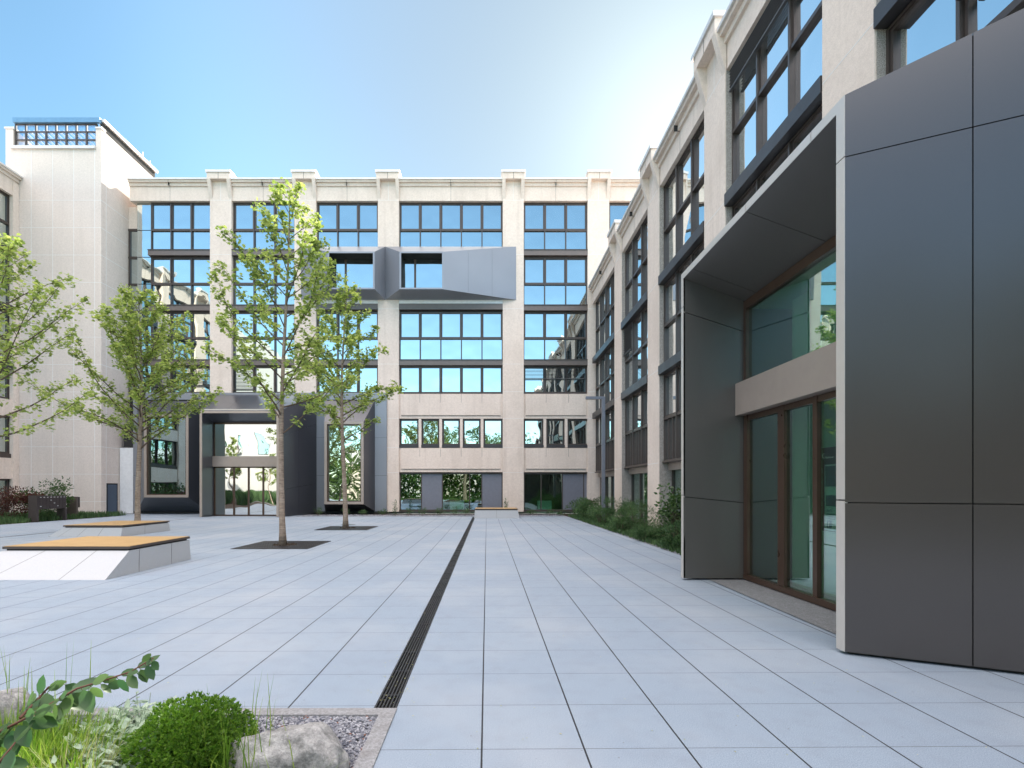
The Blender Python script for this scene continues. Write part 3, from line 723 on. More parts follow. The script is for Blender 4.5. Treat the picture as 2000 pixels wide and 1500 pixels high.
d_ = m.build('door', 'bronze', sp)
for (a, b), (c, dd_) in zip(ms[1:], ms[:-1]):
    MB().box(XG + .045, XG + .058, b, c, 0.11, 2.65).build('pane', 'clear', d_)
# interior of the vestibule
MB().box(XG + .12, XB, yj2, yj, 0.005, 0.02).build('interior_floor', 'greypanel', sp)
MB().box(XG + .10, XB, yj2, yj, 4.52, 4.6).build('interior_ceiling', 'inner', sp)
MB().box(XG + .55, XG + .6, 6.9, 8.1, 0.02, 4.5).build('interior_panel', 'inner', sp)
MB().box(XG + 1.4, XG + 1.45, yj2, yj, 0.02, 4.5).build('interior_wall', 'inner', sp)
# poster behind the third leaf
po = MB().box(XG + .066, XG + .072, 5.80, 6.635, 0.98, 2.05).build('poster_stand', plain('maroon_board', (0.07, 0.03, 0.035), 0.5), None, origin=(XG + .07, 6.1, 1.0))
po['label'] = 'dark red and white notice with a blue square logo behind the side entrance glass'; po['category'] = 'poster'
xp = XG + .0645
def pbox(y0, y1, z0, z1, mat, nm, k=0): MB().box(xp - .0015 * k, xp + .001, y0, y1, z0, z1).build(nm, mat, po)
pbox(6.0, 6.585, 0.99, 1.83, 'poster', 'sheet'); pbox(6.0, 6.57, 1.55, 1.81, 'posterd', 'photo', 1); pbox(6.1, 6.56, 1.30, 1.44, 'posterd', 'second_photo', 1)
pbox(6.52, 6.585, 1.47, 1.55, 'white', 'tag', 2)
pbox(6.45, 6.54, 1.02, 1.12, 'socialblue', 'logo_square', 2)
def text(s, size, y, z, mat, parent, name):
    c = bpy.data.curves.new(name, 'FONT'); c.body = s; c.size = size; c.extrude = 0.0005
    o = bpy.data.objects.new(name, c); COL.objects.link(o); c.materials.append(M[mat])
    dg = bpy.context.evaluated_depsgraph_get(); dg.update(); me = bpy.data.meshes.new_from_object(o.evaluated_get(dg)); bpy.data.objects.remove(o)
    o = bpy.data.objects.new(name, me); COL.objects.link(o)
    if not me.materials: me.materials.append(M[mat])
    o.parent = parent; o.location = Vector((xp - .006, y, z)) - parent.location
    o.rotation_euler = (R(90), 0, R(-90)); return o
text('f', 0.10, 6.51, 1.035, 'white', po, 'lettering')
text('die K', 0.055, 6.55, 1.23, 'ink', po, 'lettering')
for k in range(3): text('\u2022 Willkommen', 0.03, 6.55, 1.20 - 0.028 * k - 0.01, 'ink', po, 'lettering')
text('Rotkreuz', 0.04, 6.56, 1.91, 'white', po, 'lettering')
q = MB(); q.tube([(xp - .004, 6.595 + .022 * math.cos(a * .7), 1.945 + .03 * math.sin(a * .7)) for a in range(-3, 4)], .004, 4); q.build('ring_logo', 'white', po)

# granite threshold
th = MB().poly([(3.62, 4.86, 0.011), (4.30, 4.86, 0.011), (4.30, 8.52, 0.011), (3.70, 8.52, 0.011)]).build('threshold_slab', 'thresh'); th['kind'] = 'structure'

# ================================================================== TOWER
XT, YT, ZTW = -22.6, 30.0, 23.25
tw = thing('stair_tower', (-25.4, YT, 0), 'tall windowless stone stair tower with a glazed grid lantern on top at the left', 'tower')
m = MB(); m.box(-28.2, XT, YT, YT + 5, 0, 21.42); m.box(-28.2, -27.75, YT, YT + 5, 21.42, 22.62); m.box(XT - 0.32, XT, YT, YT + 5, 21.42, 22.62)
m.build('wall', 'tower', tw)
m = MB()
for px in (61, 103, 144, 185): m.box((px - 951) * .03 - .012, (px - 951) * .03 + .012, YT - .004, YT + .01, 0, 21.42)
z = 1.52 + (955 - 391) * .03; 
while z > 0: m.box(-28.2, XT, YT - .0035, YT + .01, z - .011, z + .011); m.box(XT - .01, XT + .0035, YT, YT + 5, z - .015, z + .015); z -= 1.605
m.box(XT - .01, XT + .004, YT + 0.38, YT + 0.41, 0, 19.6)
m.build('joint_lines', 'joint', tw)
MB().box(-27.85, XT - .3, YT - 0.12, YT + 0.05, 21.42, 21.58).build('ledge', 'flash', tw)
m = MB(); m.box(-27.75, XT - .05, YT - .06, YT + .09, 22.98, ZTW)
m.build('fascia', 'bluefascia', tw)
m = MB(); m.box(XT - .35, XT + .12, YT + .1, YT + 5.0, 23.10, ZTW); m.box(-27.75, XT - .35, YT + 4.6, YT + 5.0, 23.10, ZTW)
m.build('roof_edge', 'flash', tw)
m = MB(); m.box(XT - .12, XT - .02, YT + .1, YT + 4.9, 22.62, 23.10); m.build('roof_gap', 'darkjoint', tw)
MB().box(XT - .32, XT + .05, YT - .05, YT + .3, 22.62, 22.72).build('post_cap', 'flash', tw)
MB().box(-28.25, -27.7, YT - .05, YT + .3, 22.62, 22.72).build('post_cap', 'flash', tw)
lx0, lx1 = -27.7, XT - .35
g_ = MB(); W = (lx1 - lx0) / 8
for k in range(9): g_.box(lx0 + W * k - .045, lx0 + W * k + .045, YT + .08, YT + .16, 21.58, 22.98)
for z in (21.6, 22.05, 22.52, 22.95): g_.box(lx0, lx1, YT + .085, YT + .155, z - .03, z + .03)
go = g_.build('lantern_grid', 'frame', tw)
MB().box(lx0, lx1, YT + .165, YT + .18, 21.58, 22.98).build('pane', clear_glass('lantern_glass', (0.9, 0.95, 1.0), (0.8, 0.9, 1.0), 0.10, 0.6), go)
r_ = MB()  # diagonal white bars standing in for the stripes of light in the lantern
for k in range(-3, 18):
    x = lx0 + W * k * 0.5
    for (xa, za) in ((x, 23.0),):
        x1 = xa + 1.5; a0 = max(lx0, xa); 
        z0 = 23.0 - (a0 - xa) * 0.95; b0 = min(lx1, x1); z1 = 23.0 - (b0 - xa) * 0.95
        if b0 <= a0: continue
        r_.prism([(a0, YT + .6, z0), (b0, YT + .6, z1), (b0, YT + .6, z1 - .13), (a0, YT + .6, z0 - .13)], [(a0, YT + .8, z0), (b0, YT + .8, z1), (b0, YT + .8, z1 - .13), (a0, YT + .8, z0 - .13)])
r_.build('light_stripe', 'whitepanel', tw)
for x, y, h in ((XT - .25, YT + 4.0, .65), (XT - .1, YT + 4.5, .4)):
    MB().tube([(x, y, ZTW), (x, y, ZTW + h)], .025, 6).build('antenna', 'flash', tw)
# door on the tower side and connector
m = MB(); m.box(XT, XT + .03, YT + .4, YT + 1.3, 0.05, 1.86); d_ = m.build('door_frame', 'dark', tw)
MB().box(XT + .03, XT + .045, YT + .47, YT + 1.2, 0.1, 1.78).build('door', 'door', d_)
cn = thing('link_building', (-22.1, 32.2, 0), 'narrow recessed glazed link between the stone tower and the main building', 'building')
YC = 32.3
MB().box(XT, -21.7, YC, YC + 3, 17.9, 19.3).build('parapet', 'stone', cn)
MB().box(XT, -21.7, YC + .1, YC + 3, 0, 17.9).build('wall', 'dark', cn)
m = MB()
for z in (17.85, 16.1, 14.4, 12.7, 11.0, 9.3, 7.6): m.box(XT, -21.7, YC - .05, YC + .1, z - .06, z + .06)
for x in (XT + .07, -21.77): m.box(x - .05, x + .05, YC - .04, YC + .09, 7.6, 17.8)
fo = m.build('window', 'frame', cn); MB().box(XT + .12, -21.82, YC + .03, YC + .045, 7.6, 17.8).build('pane', 'glass', fo)
MB().box(-22.55, -21.72, YB - .05, YB + .05, 0.02, 4.05).build('white_panel', 'whitepanel', cn)
MB().box(-22.35, -21.72, YB + .0, YB + .05, 4.1, 5.5).build('slot_window', 'dark', cn)

# ================================================================== LEFT WING
XL = -27.4
FL = lambda u, w, z: (XL + w, u, z)
lw_ = thing('wing_building', (XL, 10, 0), 'sunlit stone office wing at the far left edge, mostly outside the frame', 'office building')
lp = [(29.62, 29.98)] + [(29.62 - 5.35 * k - 1.33, 29.62 - 5.35 * k) for k in range(1, 5)]
lp = [(29.62, 29.98)] + [(29.62 - 5.23 * k, 29.62 - 5.23 * k + 1.33) for k in range(1, 5)]
zo = -0.75
MB().box(XL - 12, XL - .62, 8, 30, 0, 19.5).build('core_wall', 'stone', lw_)
MB().box(XL - .615, XL - .45, 8, 29.9, 0.2, 18.4).build('inner_wall', 'dark', lw_)
for i, (a, b) in enumerate(lp):
    if i == 0:
        MB(FL).box(a, b, -.62, 0, 0, 19.3).build('pilaster', 'stone', lw_)
    else: pilaster(FL, lw_, a, b, 0, 20.2, [])
lb = [(lp[k + 1][1], lp[k][0]) for k in range(4)]
for i, (a, b) in enumerate(lb):
    cornice(FL, lw_, a, b + (0.36 if i == 0 else 0), 19.8, 18.5)
    for (z0, z1, zt) in rows: 
        window(FL, lw_, a, b, z0 + zo, z1 + zo, 3, zt + zo)
        MB(FL).box(a, b, -.36, .02, z0 + zo - .34, z0 + zo - .003).build('rail', 'railw', lw_)
    window(FL, lw_, a, b, rowD[0] + zo, rowD[1] + zo, 3)
    for z0, z1 in ((5.10, 6.66), (2.1, 3.3)):
        MB(FL).box(a, b, -.6, -.08, z0 + .6 * (z0 > 5), z1).build('spandrel', 'stone', lw_)
    MB(FL).box(a, b, -.6, -.12, 3.3, 3.55).build('sill', 'frame', lw_)
    window(FL, lw_, a, b, 3.55, 5.7, 3)
    window(FL, lw_, a, b, 0.15, 2.1, 3, glass='clear')
# plain white gable block of the left wing, seen only mirrored in the entrance glass
wb_ = MB(); wb_.box(XL - 12, XL + 0.0, -14, 8.4, 0, 19.3); wb_.build('gable_block', 'white', lw_)
for (y, z, w, h) in ((4.5, 6.2, 3.2, 1.8), (0.2, 5.4, .8, 2.2), (-6, 6.2, 3, 1.8), (-1.8, 9.4, 3, 2)):
    f_ = MB(); f_.box(XL, XL + .05, y - .08, y + w + .08, z - .08, z + h + .08); o = f_.build('window', 'frame', lw_)
    MB().box(XL + .05, XL + .06, y, y + w, z, z + h).build('pane', 'glass', o)

# ================================================================== GROUND
def struct(o): o['kind'] = 'structure'; return o
gm = MB().poly([(-300, -300, -0.06), (300, -300, -0.06), (300, 300, -0.06), (-300, 300, -0.06)]); struct(gm.build('ground', 'ground'))
pv = MB()
PZ = 0.0
pv.poly([(-20.6, 3.54, PZ), (-0.78, 3.54, PZ), (-0.78, 28.35, PZ), (-20.6, 28.35, PZ)])
pv.poly([(-0.63, -8, PZ), (4.42, -8, PZ), (4.42, 28.35, PZ), (-0.63, 28.35, PZ)])
pv.poly([(4.42, -8, PZ), (7.2, -8, PZ), (7.2, 9.0, PZ), (4.42, 9.0, PZ)])
pv.poly([(-22.6, 28.35, PZ), (-10.6, 28.35, PZ), (-10.6, 31.7, PZ), (-22.6, 31.7, PZ)])
pv.poly([(-20.6, -8, PZ), (-5.2, -8, PZ), (-5.2, 3.54, PZ), (-20.6, 3.54, PZ)])
pv.poly([(-0.78, 27.9, PZ), (-0.63, 27.9, PZ), (-0.63, 28.35, PZ), (-0.78, 28.35, PZ)])
struct(pv.build('paving', 'paving'))
bed = MB().poly([(-5.2, -8, -0.03), (-0.61, -8, -0.03), (-0.61, 3.54, -0.03), (-5.2, 3.54, -0.03)]); struct(bed.build('planting_soil', 'soil'))
bed = MB().poly([(4.42, 9.0, -0.02), (9.2, 9.0, -0.02), (9.2, 31.4, -0.02), (4.42, 31.4, -0.02)])
bed.poly([(-10.6, 28.35, -0.02), (4.42, 28.35, -0.02), (4.42, 31.4, -0.02), (-10.6, 31.4, -0.02)])
bed.poly([(-30, 5, -0.02), (-20.6, 5, -0.02), (-20.6, 30, -0.02), (-30, 30, -0.02)])
struct(bed.build('planting_bed', 'soil'))

# kerbs
k_ = MB(); k_.box(-5.2, -0.62, 3.43, 3.535, -0.1, 0.008); o = k_.build('kerb_edging', 'kerb', origin=(-2, 3.5, 0)); o['label'] = 'rust-stained concrete edging strip behind the boulder and gravel'; o['category'] = 'kerb'
k_ = MB(); k_.box(-0.725, -0.62, -6, 3.428, -0.1, 0.010); o = k_.build('kerb_edging', 'kerb', origin=(-.67, 2, 0)); o['label'] = 'pale concrete edging strip running from the drain towards the camera'; o['category'] = 'kerb'
k_ = MB(); k_.box(-10.6, 4.42, 28.35, 28.42, -0.1, 0.015); o = k_.build('kerb_edging', 'kerb', origin=(-2, 28.4, 0)); o['label'] = 'thin edging line between paving and gravel below the far facade'; o['category'] = 'kerb'

# drains
def drain(x0, x1, y0, y1, label, nb, bars=True):
    t = thing('drain_channel', ((x0 + x1) / 2, y0, 0), label, 'drain', 'slotted drains in the paving')
    MB().box(x0 + .004, x1 - .004, y0, y1, -0.05, -0.03).build('trough', 'dark', t)
    m = MB(); W = (x1 - x0) / nb
    m.box(x0, x0 + .009, y0, y1, -0.05, 0.004); m.box(x1 - .009, x1, y0, y1, -0.05, 0.004)
    for k in range(1, nb): m.box(x0 + W * k - .0045, x0 + W * k + .0045, y0, y1, -0.02, -0.001)
    y = y0 + .25
    while y < y1: m.box(x0 + .009, x1 - .009, y - .006, y + .006, -0.024, -0.004); y += .5
    m.build('grate', 'iron', t); return t
drain(-0.78, -0.63, 3.54, 27.9, 'long black slotted drain running up the paving to the far bench', 6)
t_ = MB().box(-15.3, -15.2, 8, 26, 0.001, 0.004).build('drain_channel', 'iron', origin=(-15.2, 8, 0)); t_['label'] = 'thin dark drain line in the paving left of the rear bench'; t_['category'] = 'drain'
for (x, y, r, lab) in ((-19.0, 18.6, .33, 'round dark manhole cover in the paving left of the benches'), (-5.9, 21.8, .30, 'round dark manhole cover behind the grate of the slim tree')):
    m = MB(); n = 20
    m.prism([(x + r * math.cos(2 * math.pi * k / n), y + r * math.sin(2 * math.pi * k / n), 0.0) for k in range(n)], [(x + r * math.cos(2 * math.pi * k / n), y + r * math.sin(2 * math.pi * k / n), 0.006) for k in range(n)])
    o = m.build('manhole_cover', 'iron', origin=(x, y, 0)); o['label'] = lab; o['category'] = 'manhole'; o['group'] = 'manhole covers'

# tree grates
def grate(cx, cy, w, d, label):
    t = thing('tree_grate', (cx, cy, 0), label, 'tree grate', 'square iron tree grates')
    MB().box(cx - w / 2, cx + w / 2, cy - d / 2, cy + d / 2, 0.001, 0.002).build('pit', 'soil', t)
    m = MB(); x0, x1, y0, y1 = cx - w / 2, cx + w / 2, cy - d / 2, cy + d / 2; z0, z1 = 0.003, 0.012; f = .03
    m.box(x0, x1, y0, y0 + f, z0, z1); m.box(x0, x1, y1 - f, y1, z0, z1); m.box(x0, x0 + f, y0 + f, y1 - f, z0, z1); m.box(x1 - f, x1, y0 + f, y1 - f, z0, z1)
    n = 30; r = .32
    for k in range(1, n):
        x = x0 + (x1 - x0) * k / n
        if abs(x - cx) < r:
            h = math.sqrt(r * r - (x - cx) ** 2)
            m.box(x - .014, x + .014, y0 + f, cy - h, z0, z1 - .002); m.box(x - .014, x + .014, cy + h, y1 - f, z0, z1 - .002)
        else: m.box(x - .014, x + .014, y0 + f, y1 - f, z0, z1 - .002)
    for k in range(1, 6):
        y = y0 + (y1 - y0) * k / 6
        if abs(y - cy) > r: m.box(x0 + f, x1 - f, y - .02, y + .02, z0, z1 - .001)
        else:
            h = math.sqrt(r * r - (y - cy) ** 2); m.box(x0 + f, cx - h, y - .02, y + .02, z0, z1 - .001); m.box(cx + h, x1 - f, y - .02, y + .02, z0, z1 - .001)
    m.build('grating', 'iron', t)
    s_ = MB(); rr = random.Random(5)
    for k in range(70):
        a = rr.uniform(0, 6.28); q = r * math.sqrt(rr.random()); p = Vector((cx + q * math.cos(a), cy + q * math.sin(a), .012)); sz = rr.uniform(.015, .04)
        s_.prism([tuple(p + Vector((sz * math.cos(b), sz * math.sin(b), -.01))) for b in (0, 1.5, 3, 4.5)], [tuple(p + Vector((sz * .4 * math.cos(b), sz * .4 * math.sin(b), sz * .5))) for b in (0, 1.5, 3, 4.5)])
    s_.build('mulch', 'soil', t, kind='stuff')
T1 = (-5.5, 13.8); T2 = (-5.45, 19.75)
grate(T1[0] + .0, T1[1] + 0.1, 1.95, 1.95, 'dark square iron grate around the trunk of the tall front tree')
grate(T2[0] + .05, T2[1] + .1, 1.95, 1.95, 'dark square iron grate around the trunk of the slim tree further back')

# ================================================================== BENCHES
def bench(label, B, Tp, h, lid=.05, joints=()):
    # B, Tp: bottom and top outlines (x, y), counter-clockwise from front-left
    cx = sum(p[0] for p in B) / 4; cy = sum(p[1] for p in B) / 4
    t = thing('bench', (cx, cy, 0), label, 'bench', 'concrete plaza benches with wooden tops')
    m = MB(); m.prism([(x, y, 0.001) for x, y in B], [(x, y, h - lid - .03) for x, y in Tp])
    body = m.build('body', 'conc', t)
    c = Vector((cx, cy))
    ins = lambda p, k: tuple(Vector(p) + (c - Vector(p)).normalized() * k)
    m = MB(); m.prism([(*ins(p, .05), h - lid - .03) for p in Tp], [(*ins(p, .05), h - lid) for p in Tp]); m.build('shadow_gap', 'dark', t)
    m = MB(); m.prism([(*ins(p, -.01), h - lid) for p in Tp], [(*ins(p, -.01), h - .006) for p in Tp]); m.build('top_frame', 'frame', t)
    m = MB(); m.prism([(*ins(p, .01), h - .006) for p in Tp], [(*ins(p, .01), h) for p in Tp]); m.build('seat', 'wood', t)
    # joints on the sides
    j = MB()
    for jt in joints:
        e, f = jt[:2]; f1 = jt[-1]
        a, b = e, (e + 1) % 4
        P0 = Vector((*B[a], 0.0)) * (1 - f) + Vector((*B[b], 0.0)) * f; P1 = Vector((*Tp[a], h - lid - .03)) * (1 - f1) + Vector((*Tp[b], h - lid - .03)) * f1
        along = (Vector((*B[b], 0)) - Vector((*B[a], 0))).normalized(); nn = along.cross(P1 - P0).normalized()
        if nn.dot(P0 - Vector((cx, cy, 0))) < 0: nn = -nn
        q = [P0 - along * .006, P0 + along * .006, P1 + along * .006, P1 - along * .006]
        j.prism([tuple(x - nn * .01) for x in q], [tuple(x + nn * .002) for x in q])
    if joints: j.build('joint_lines', plain('grey_joint', (.22, .22, .22), .9), body)
    return t
bench('large low concrete bench with sloped front and wooden top at the left edge', [(-9.35, 8.54), (-6.37, 8.54), (-6.42, 11.1), (-8.7, 11.1)], [(-8.62, 9.12), (-6.37, 9.12), (-6.42, 11.05), (-8.62, 11.05)], .50, joints=((0, .335), (0, .74), (1, .336, .145), (1, .727, .663)))
bench('low concrete bench with wooden top just behind the largest bench', [(-13.95, 16.25), (-11.62, 16.25), (-11.6, 18.75), (-13.6, 18.75)], [(-13.5, 16.32), (-11.62, 16.32), (-11.6, 18.7), (-13.5, 18.7)], .345 + .02, joints=((0, .15), (0, .4), (0, .68), (1, .45)))
bench('small white concrete bench with wooden top at the far end of the drain', [(-.66, 26.35), (1.68, 26.35), (1.68, 28.2), (-.66, 28.2)], [(-.62, 26.4), (1.60, 26.4), (1.60, 28.15), (-.62, 28.15)], .50, joints=((0, .5),))

# ================================================================== LAMP POST
lp_ = thing('street_lamp', (5.32, 23.4, 0), 'slim grey square lamp post with a flat arm beside the right planting bed', 'street lamp')
MB().box(5.25, 5.39, 23.33, 23.47, 0, 5.62).build('pole', 'lampm', lp_)
MB().box(4.52, 5.39, 23.33, 23.47, 5.625, 5.74).build('arm', 'lampm', lp_)
MB().box(4.54, 4.98, 23.345, 23.455, 5.60, 5.623).build('lamp_head', 'taupe', lp_)

# ================================================================== MAILBOXES
mb_ = thing('mailbox_unit', (-20.7, 24.2, 0), 'dark bank of small mailboxes on slab legs in front of the stone tower', 'mailboxes')
MB().box(-20.92, -20.52, 23.35, 23.45, 0, 1.22).build('leg', 'mail', mb_)
MB().box(-20.92, -20.50, 24.9, 25.0, 0, 0.58).build('leg', 'mail', mb_)
MB().box(-20.90, -20.56, 23.45, 25.02, 0.58, 1.20).build('box_body', 'mail', mb_)
for k in range(8):
    for r in range(4):
        y0 = 23.5 + k * .187; z0 = .62 + r * .14
        q = MB(); q.box(-20.56, -20.548, y0, y0 + .175, z0, z0 + .128); o = q.build('mailbox_door', 'mail', mb_)
        if r == 3 or (k + r) % 5 == 0: MB().box(-20.548, -20.545, y0 + .04, y0 + .12, z0 + .085, z0 + .105).build('name_label', 'label', o)
mb2 = thing('mailbox_unit', (-21.65, 26.8, 0), 'brown slab-sided mailbox stand just behind the bank of small mailboxes', 'mailboxes')
MB().box(-21.9, -21.4, 26.7, 26.8, 0, 1.12).build('leg', 'rail', mb2)
MB().box(-21.9, -21.5, 26.8, 27.05, 0.55, 1.10).build('box_body', 'mail', mb2)

# ================================================================== PLANTS
def leaf_maple(mb, p, d, up, s, rnd):
    d = d.normalized(); side = d.cross(up)
    if side.length < 1e-3: side = d.orthogonal()
    side.normalize(); n = side.cross(d)
    pts = ((0, 0), (.32, .04), (.52, .30), (.30, .38), (.40, .78), (.16, .66), (0, 1.05), (-.16, .66), (-.40, .78), (-.30, .38), (-.52, .30), (-.32, .04))
    fold = rnd.uniform(.05, .3)
    mb.poly([tuple(p + side * (a * s) + d * (b * s) - n * (abs(a) * fold * s)) for a, b in pts])
def leaf_oval(mb, p, d, up, s, w, rnd, n=1):
    d = d.normalized(); side = d.cross(up)
    if side.length < 1e-3: side = d.orthogonal()
    side.normalize(); nn = side.cross(d)
    c = rnd.uniform(0, .25)
    P = lambda a, b, z=0: tuple(p + side * (a * w * s) + d * (b * s) - nn * (z * s))
    if n == 1: mb.poly([P(0, 0), P(.5, .45, c * .3), P(0, 1, c), P(-.5, .45, c * .3)])
    else:
        i = mb._a([P(0, 0), P(.36, .18, .02), P(.5, .45, c * .4), P(.34, .75, c * .7), P(0, 1.0, c), P(-.34, .75, c * .7), P(-.5, .45, c * .4), P(-.36, .18, .02), P(0, .45, c * .4 + .10)])
        for k in range(8): mb.f.append((i + k, i + (k + 1) % 8, i + 8))
def rv(rnd): return Vector((rnd.gauss(0, 1), rnd.gauss(0, 1), rnd.gauss(0, 1))).normalized()

def tree(name, label, x, y, H, R0, hb, tr, seed, nl=2600, lsize=.115, group='young plaza trees', nb=26, lean=(0, 0), shape=None):
    rnd = random.Random(seed)
    t = thing(name, (x, y, 0), label, 'tree', group)
    # trunk
    def axis(z):
        k = z / H
        return Vector((x + lean[0] * k + .10 * math.sin(k * 5 + seed), y + lean[1] * k + .08 * math.sin(k * 4.1 + 2 * seed), z)) - Vector((.10 * math.sin(seed), .08 * math.sin(2 * seed), 0)) * (1 - k)
    tm = MB(); nz = 26
    pr = [axis(H * k / nz) for k in range(nz + 1)]
    rad = [tr * ((1 - k / nz) ** .85 * .92 + .06) * (1.35 if k == 0 else 1.08 if k == 1 else 1) for k in range(nz + 1)]
    tm.tube(pr, rad, 12)
    tm.build('trunk', 'bark', t, smooth=True)
    bm_ = MB(); lm = MB(); tips = []
    for k in range(nb):
        f = (k + rnd.uniform(.1, .9)) / nb
        z = hb + (H * .96 - hb) * f ** .9
        a = k * 2.399 + rnd.uniform(-.4, .4)
        env = shape(f) if shape else (1 - f) ** .75 * (.55 + .45 * min(1, f * 4 + .3))
        L = max(.35, R0 * env * rnd.uniform(.75, 1.2))
        rise = rnd.uniform(.35, .75) + .5 * f
        p = axis(z); d = Vector((math.cos(a), math.sin(a), rise)).normalized()
        n = max(2, min(9, int(round(L * 3.4)))); path = [p.copy()]
        for q in range(n):
            d = (d + Vector((rnd.gauss(0, .10), rnd.gauss(0, .10), rnd.gauss(0.02, .08)))).normalized()
            p = p + d * (L * 1.25 / n); path.append(p.copy())
        r0 = tr * .27 * (1 - f * .72)
        bm_.tube(path, [r0 * (1 - q / (n + 1)) + .003 for q in range(n + 1)], 5)
        for q in range(1, n + 1):
            base = path[q]; dirb = (path[q] - path[q - 1]).normalized()
            for s_ in range(2 if q > 1 else 1):
                dd = (dirb + rv(rnd) * .9 + Vector((0, 0, .15))).normalized(); l2 = rnd.uniform(.15, .5) * (.4 + .6 * L / R0) * (1.15 - q / n * .5)
                e = base + dd * l2; mid = base + dd * l2 * .5 + rv(rnd) * .03
                bm_.tube([base, mid, e], [.007, .005, .003], 3, cap=False); tips += [mid, e, e]
            if q > 2: tips.append(base)
    for k in range(5): tips.append(axis(H * (.95 + .01 * k)))
    per = nl / len(tips)
    for tp in tips:
        c = int(per) + (rnd.random() < per % 1)
        for _ in range(c):
            p = tp + rv(rnd) * rnd.uniform(.02, .19)
            d = Vector((rnd.gauss(0, 1), rnd.gauss(0, 1), rnd.gauss(-.25, .5)))
            leaf_maple(lm, p, d, Vector((rnd.gauss(0, .5), rnd.gauss(0, .5), 1)), lsize * rnd.uniform(.6, 1.2), rnd)
    bo = bm_.build('branches', 'twig', t)
    lm.build('crown', 'leaf', t); return t
tree('young_tree', 'tall young tree with a knotty pale trunk rising from the nearest iron grate', T1[0], T1[1], 9.75, 2.5, 2.9, .083, 3, 6800, .10, nb=36, lean=(.1, 0))
tree('young_tree', 'slimmer young tree behind the tall one, in the far iron grate', T2[0], T2[1], 9.4, 2.1, 3.3, .095, 8, 7000, .11, nb=38)
tree('young_tree', 'broad bushy young tree growing behind the two wooden-topped benches', -13.3, 19.5, 9.2, 3.2, 2.9, .105, 5, 12500, .105, nb=56, shape=lambda f: (1 - f) ** .8 * (.75 + .25 * min(1, f * 5)))
tree('young_tree', 'young tree at the left edge with only its right-hand branches in view', -13.45, 13.6, 8.6, 3.0, 2.7, .10, 12, 6600, .10, nb=36)

for i, (x, y, h) in enumerate(((-24.6, 8.1, 6.2), (-24.4, -0.7, 5.6), (-24.8, -6.5, 6.0))):
    tree('courtyard_tree', ('young tree before the sunlit left wall, mirrored left in the rear entrance glass', 'young tree before the sunlit left wall, mirrored mid-way in the rear entrance glass', 'young tree before the sunlit left wall, mirrored right in the rear entrance glass')[i], x, y, h, 1.2, 2.2, .08, 20 + i, 2200, .16, group='young trees mirrored in the entrance glass', nb=20)
# garden trees beyond the camera, mirrored in the facade glass
def garden_tree(x, y, H, Rr, seed):
    rnd = random.Random(seed); t = thing('garden_tree', (x, y, 0), 'leafy garden tree behind the viewer, seen only mirrored in the far windows', 'tree', 'garden trees mirrored in the glass')
    MB().tube([(x, y, 0), (x + .2, y, H * .5), (x, y + .2, H * .8)], [.3, .2, .08], 8).build('trunk', 'bark', t)
    m = MB(); cl_ = [(Vector((x, y, H * .62)) + Vector((rnd.uniform(-1, 1) * Rr * .7, rnd.uniform(-1, 1) * Rr * .7, rnd.uniform(-1, 1) * H * .3)), rnd.uniform(.25, .45) * Rr) for _ in range(22)]
    for c, r in cl_:
        for _ in range(70):
            p = c + rv(rnd) * r * rnd.random() ** .4
            leaf_oval(m, p, rv(rnd), rv(rnd), rnd.uniform(.3, .55), .7, rnd)
    m.build('crown', 'leafgarden', t)
for i, (x, y, H, r) in enumerate(((-15, -17, 12, 4), (-9, -20, 13, 4.5), (-3.5, -18, 12.5, 4), (1.5, -21, 11, 4), (6, -16, 10.5, 3.5))): garden_tree(x, y, H, r, 40 + i)
gh = thing('garden_house', (-4, -40, 0), 'long pale house beyond the garden trees, seen only mirrored', 'house')
MB().box(-28, 22, -48, -40, 0, 7).build('wall', 'stone', gh)
MB().prism([(-28.5, -39.6, 7), (-28.5, -48.4, 7), (-28.5, -44, 9.5)], [(22.5, -39.6, 7), (22.5, -48.4, 7), (22.5, -44, 9.5)]).build('roof', 'flash', gh)
hr = random.Random(70); hm = MB()
for _ in range(17000):
    x = hr.uniform(-36, 14); y = -23 + hr.uniform(-2, 2) + 1.5 * math.sin(x * .8); z = hr.uniform(0, 6.6 + 1.6 * math.sin(x * 1.1) + math.sin(x * 2.7))
    leaf_oval(hm, Vector((x, y, z)), rv(hr), rv(hr), hr.uniform(.35, .6), .75, hr)
ho = hm.build('hedge_mass', 'leafgarden', origin=(-4, -23, 0)); ho['kind'] = 'stuff'; ho['label'] = 'dense garden greenery mirrored in the ground floor glass'; ho['category'] = 'hedge'
lawn = MB().poly([(-30, -60, -0.02), (30, -60, -0.02), (30, -8, -0.02), (-30, -8, -0.02)]).build('lawn', 'lawn'); struct(lawn)

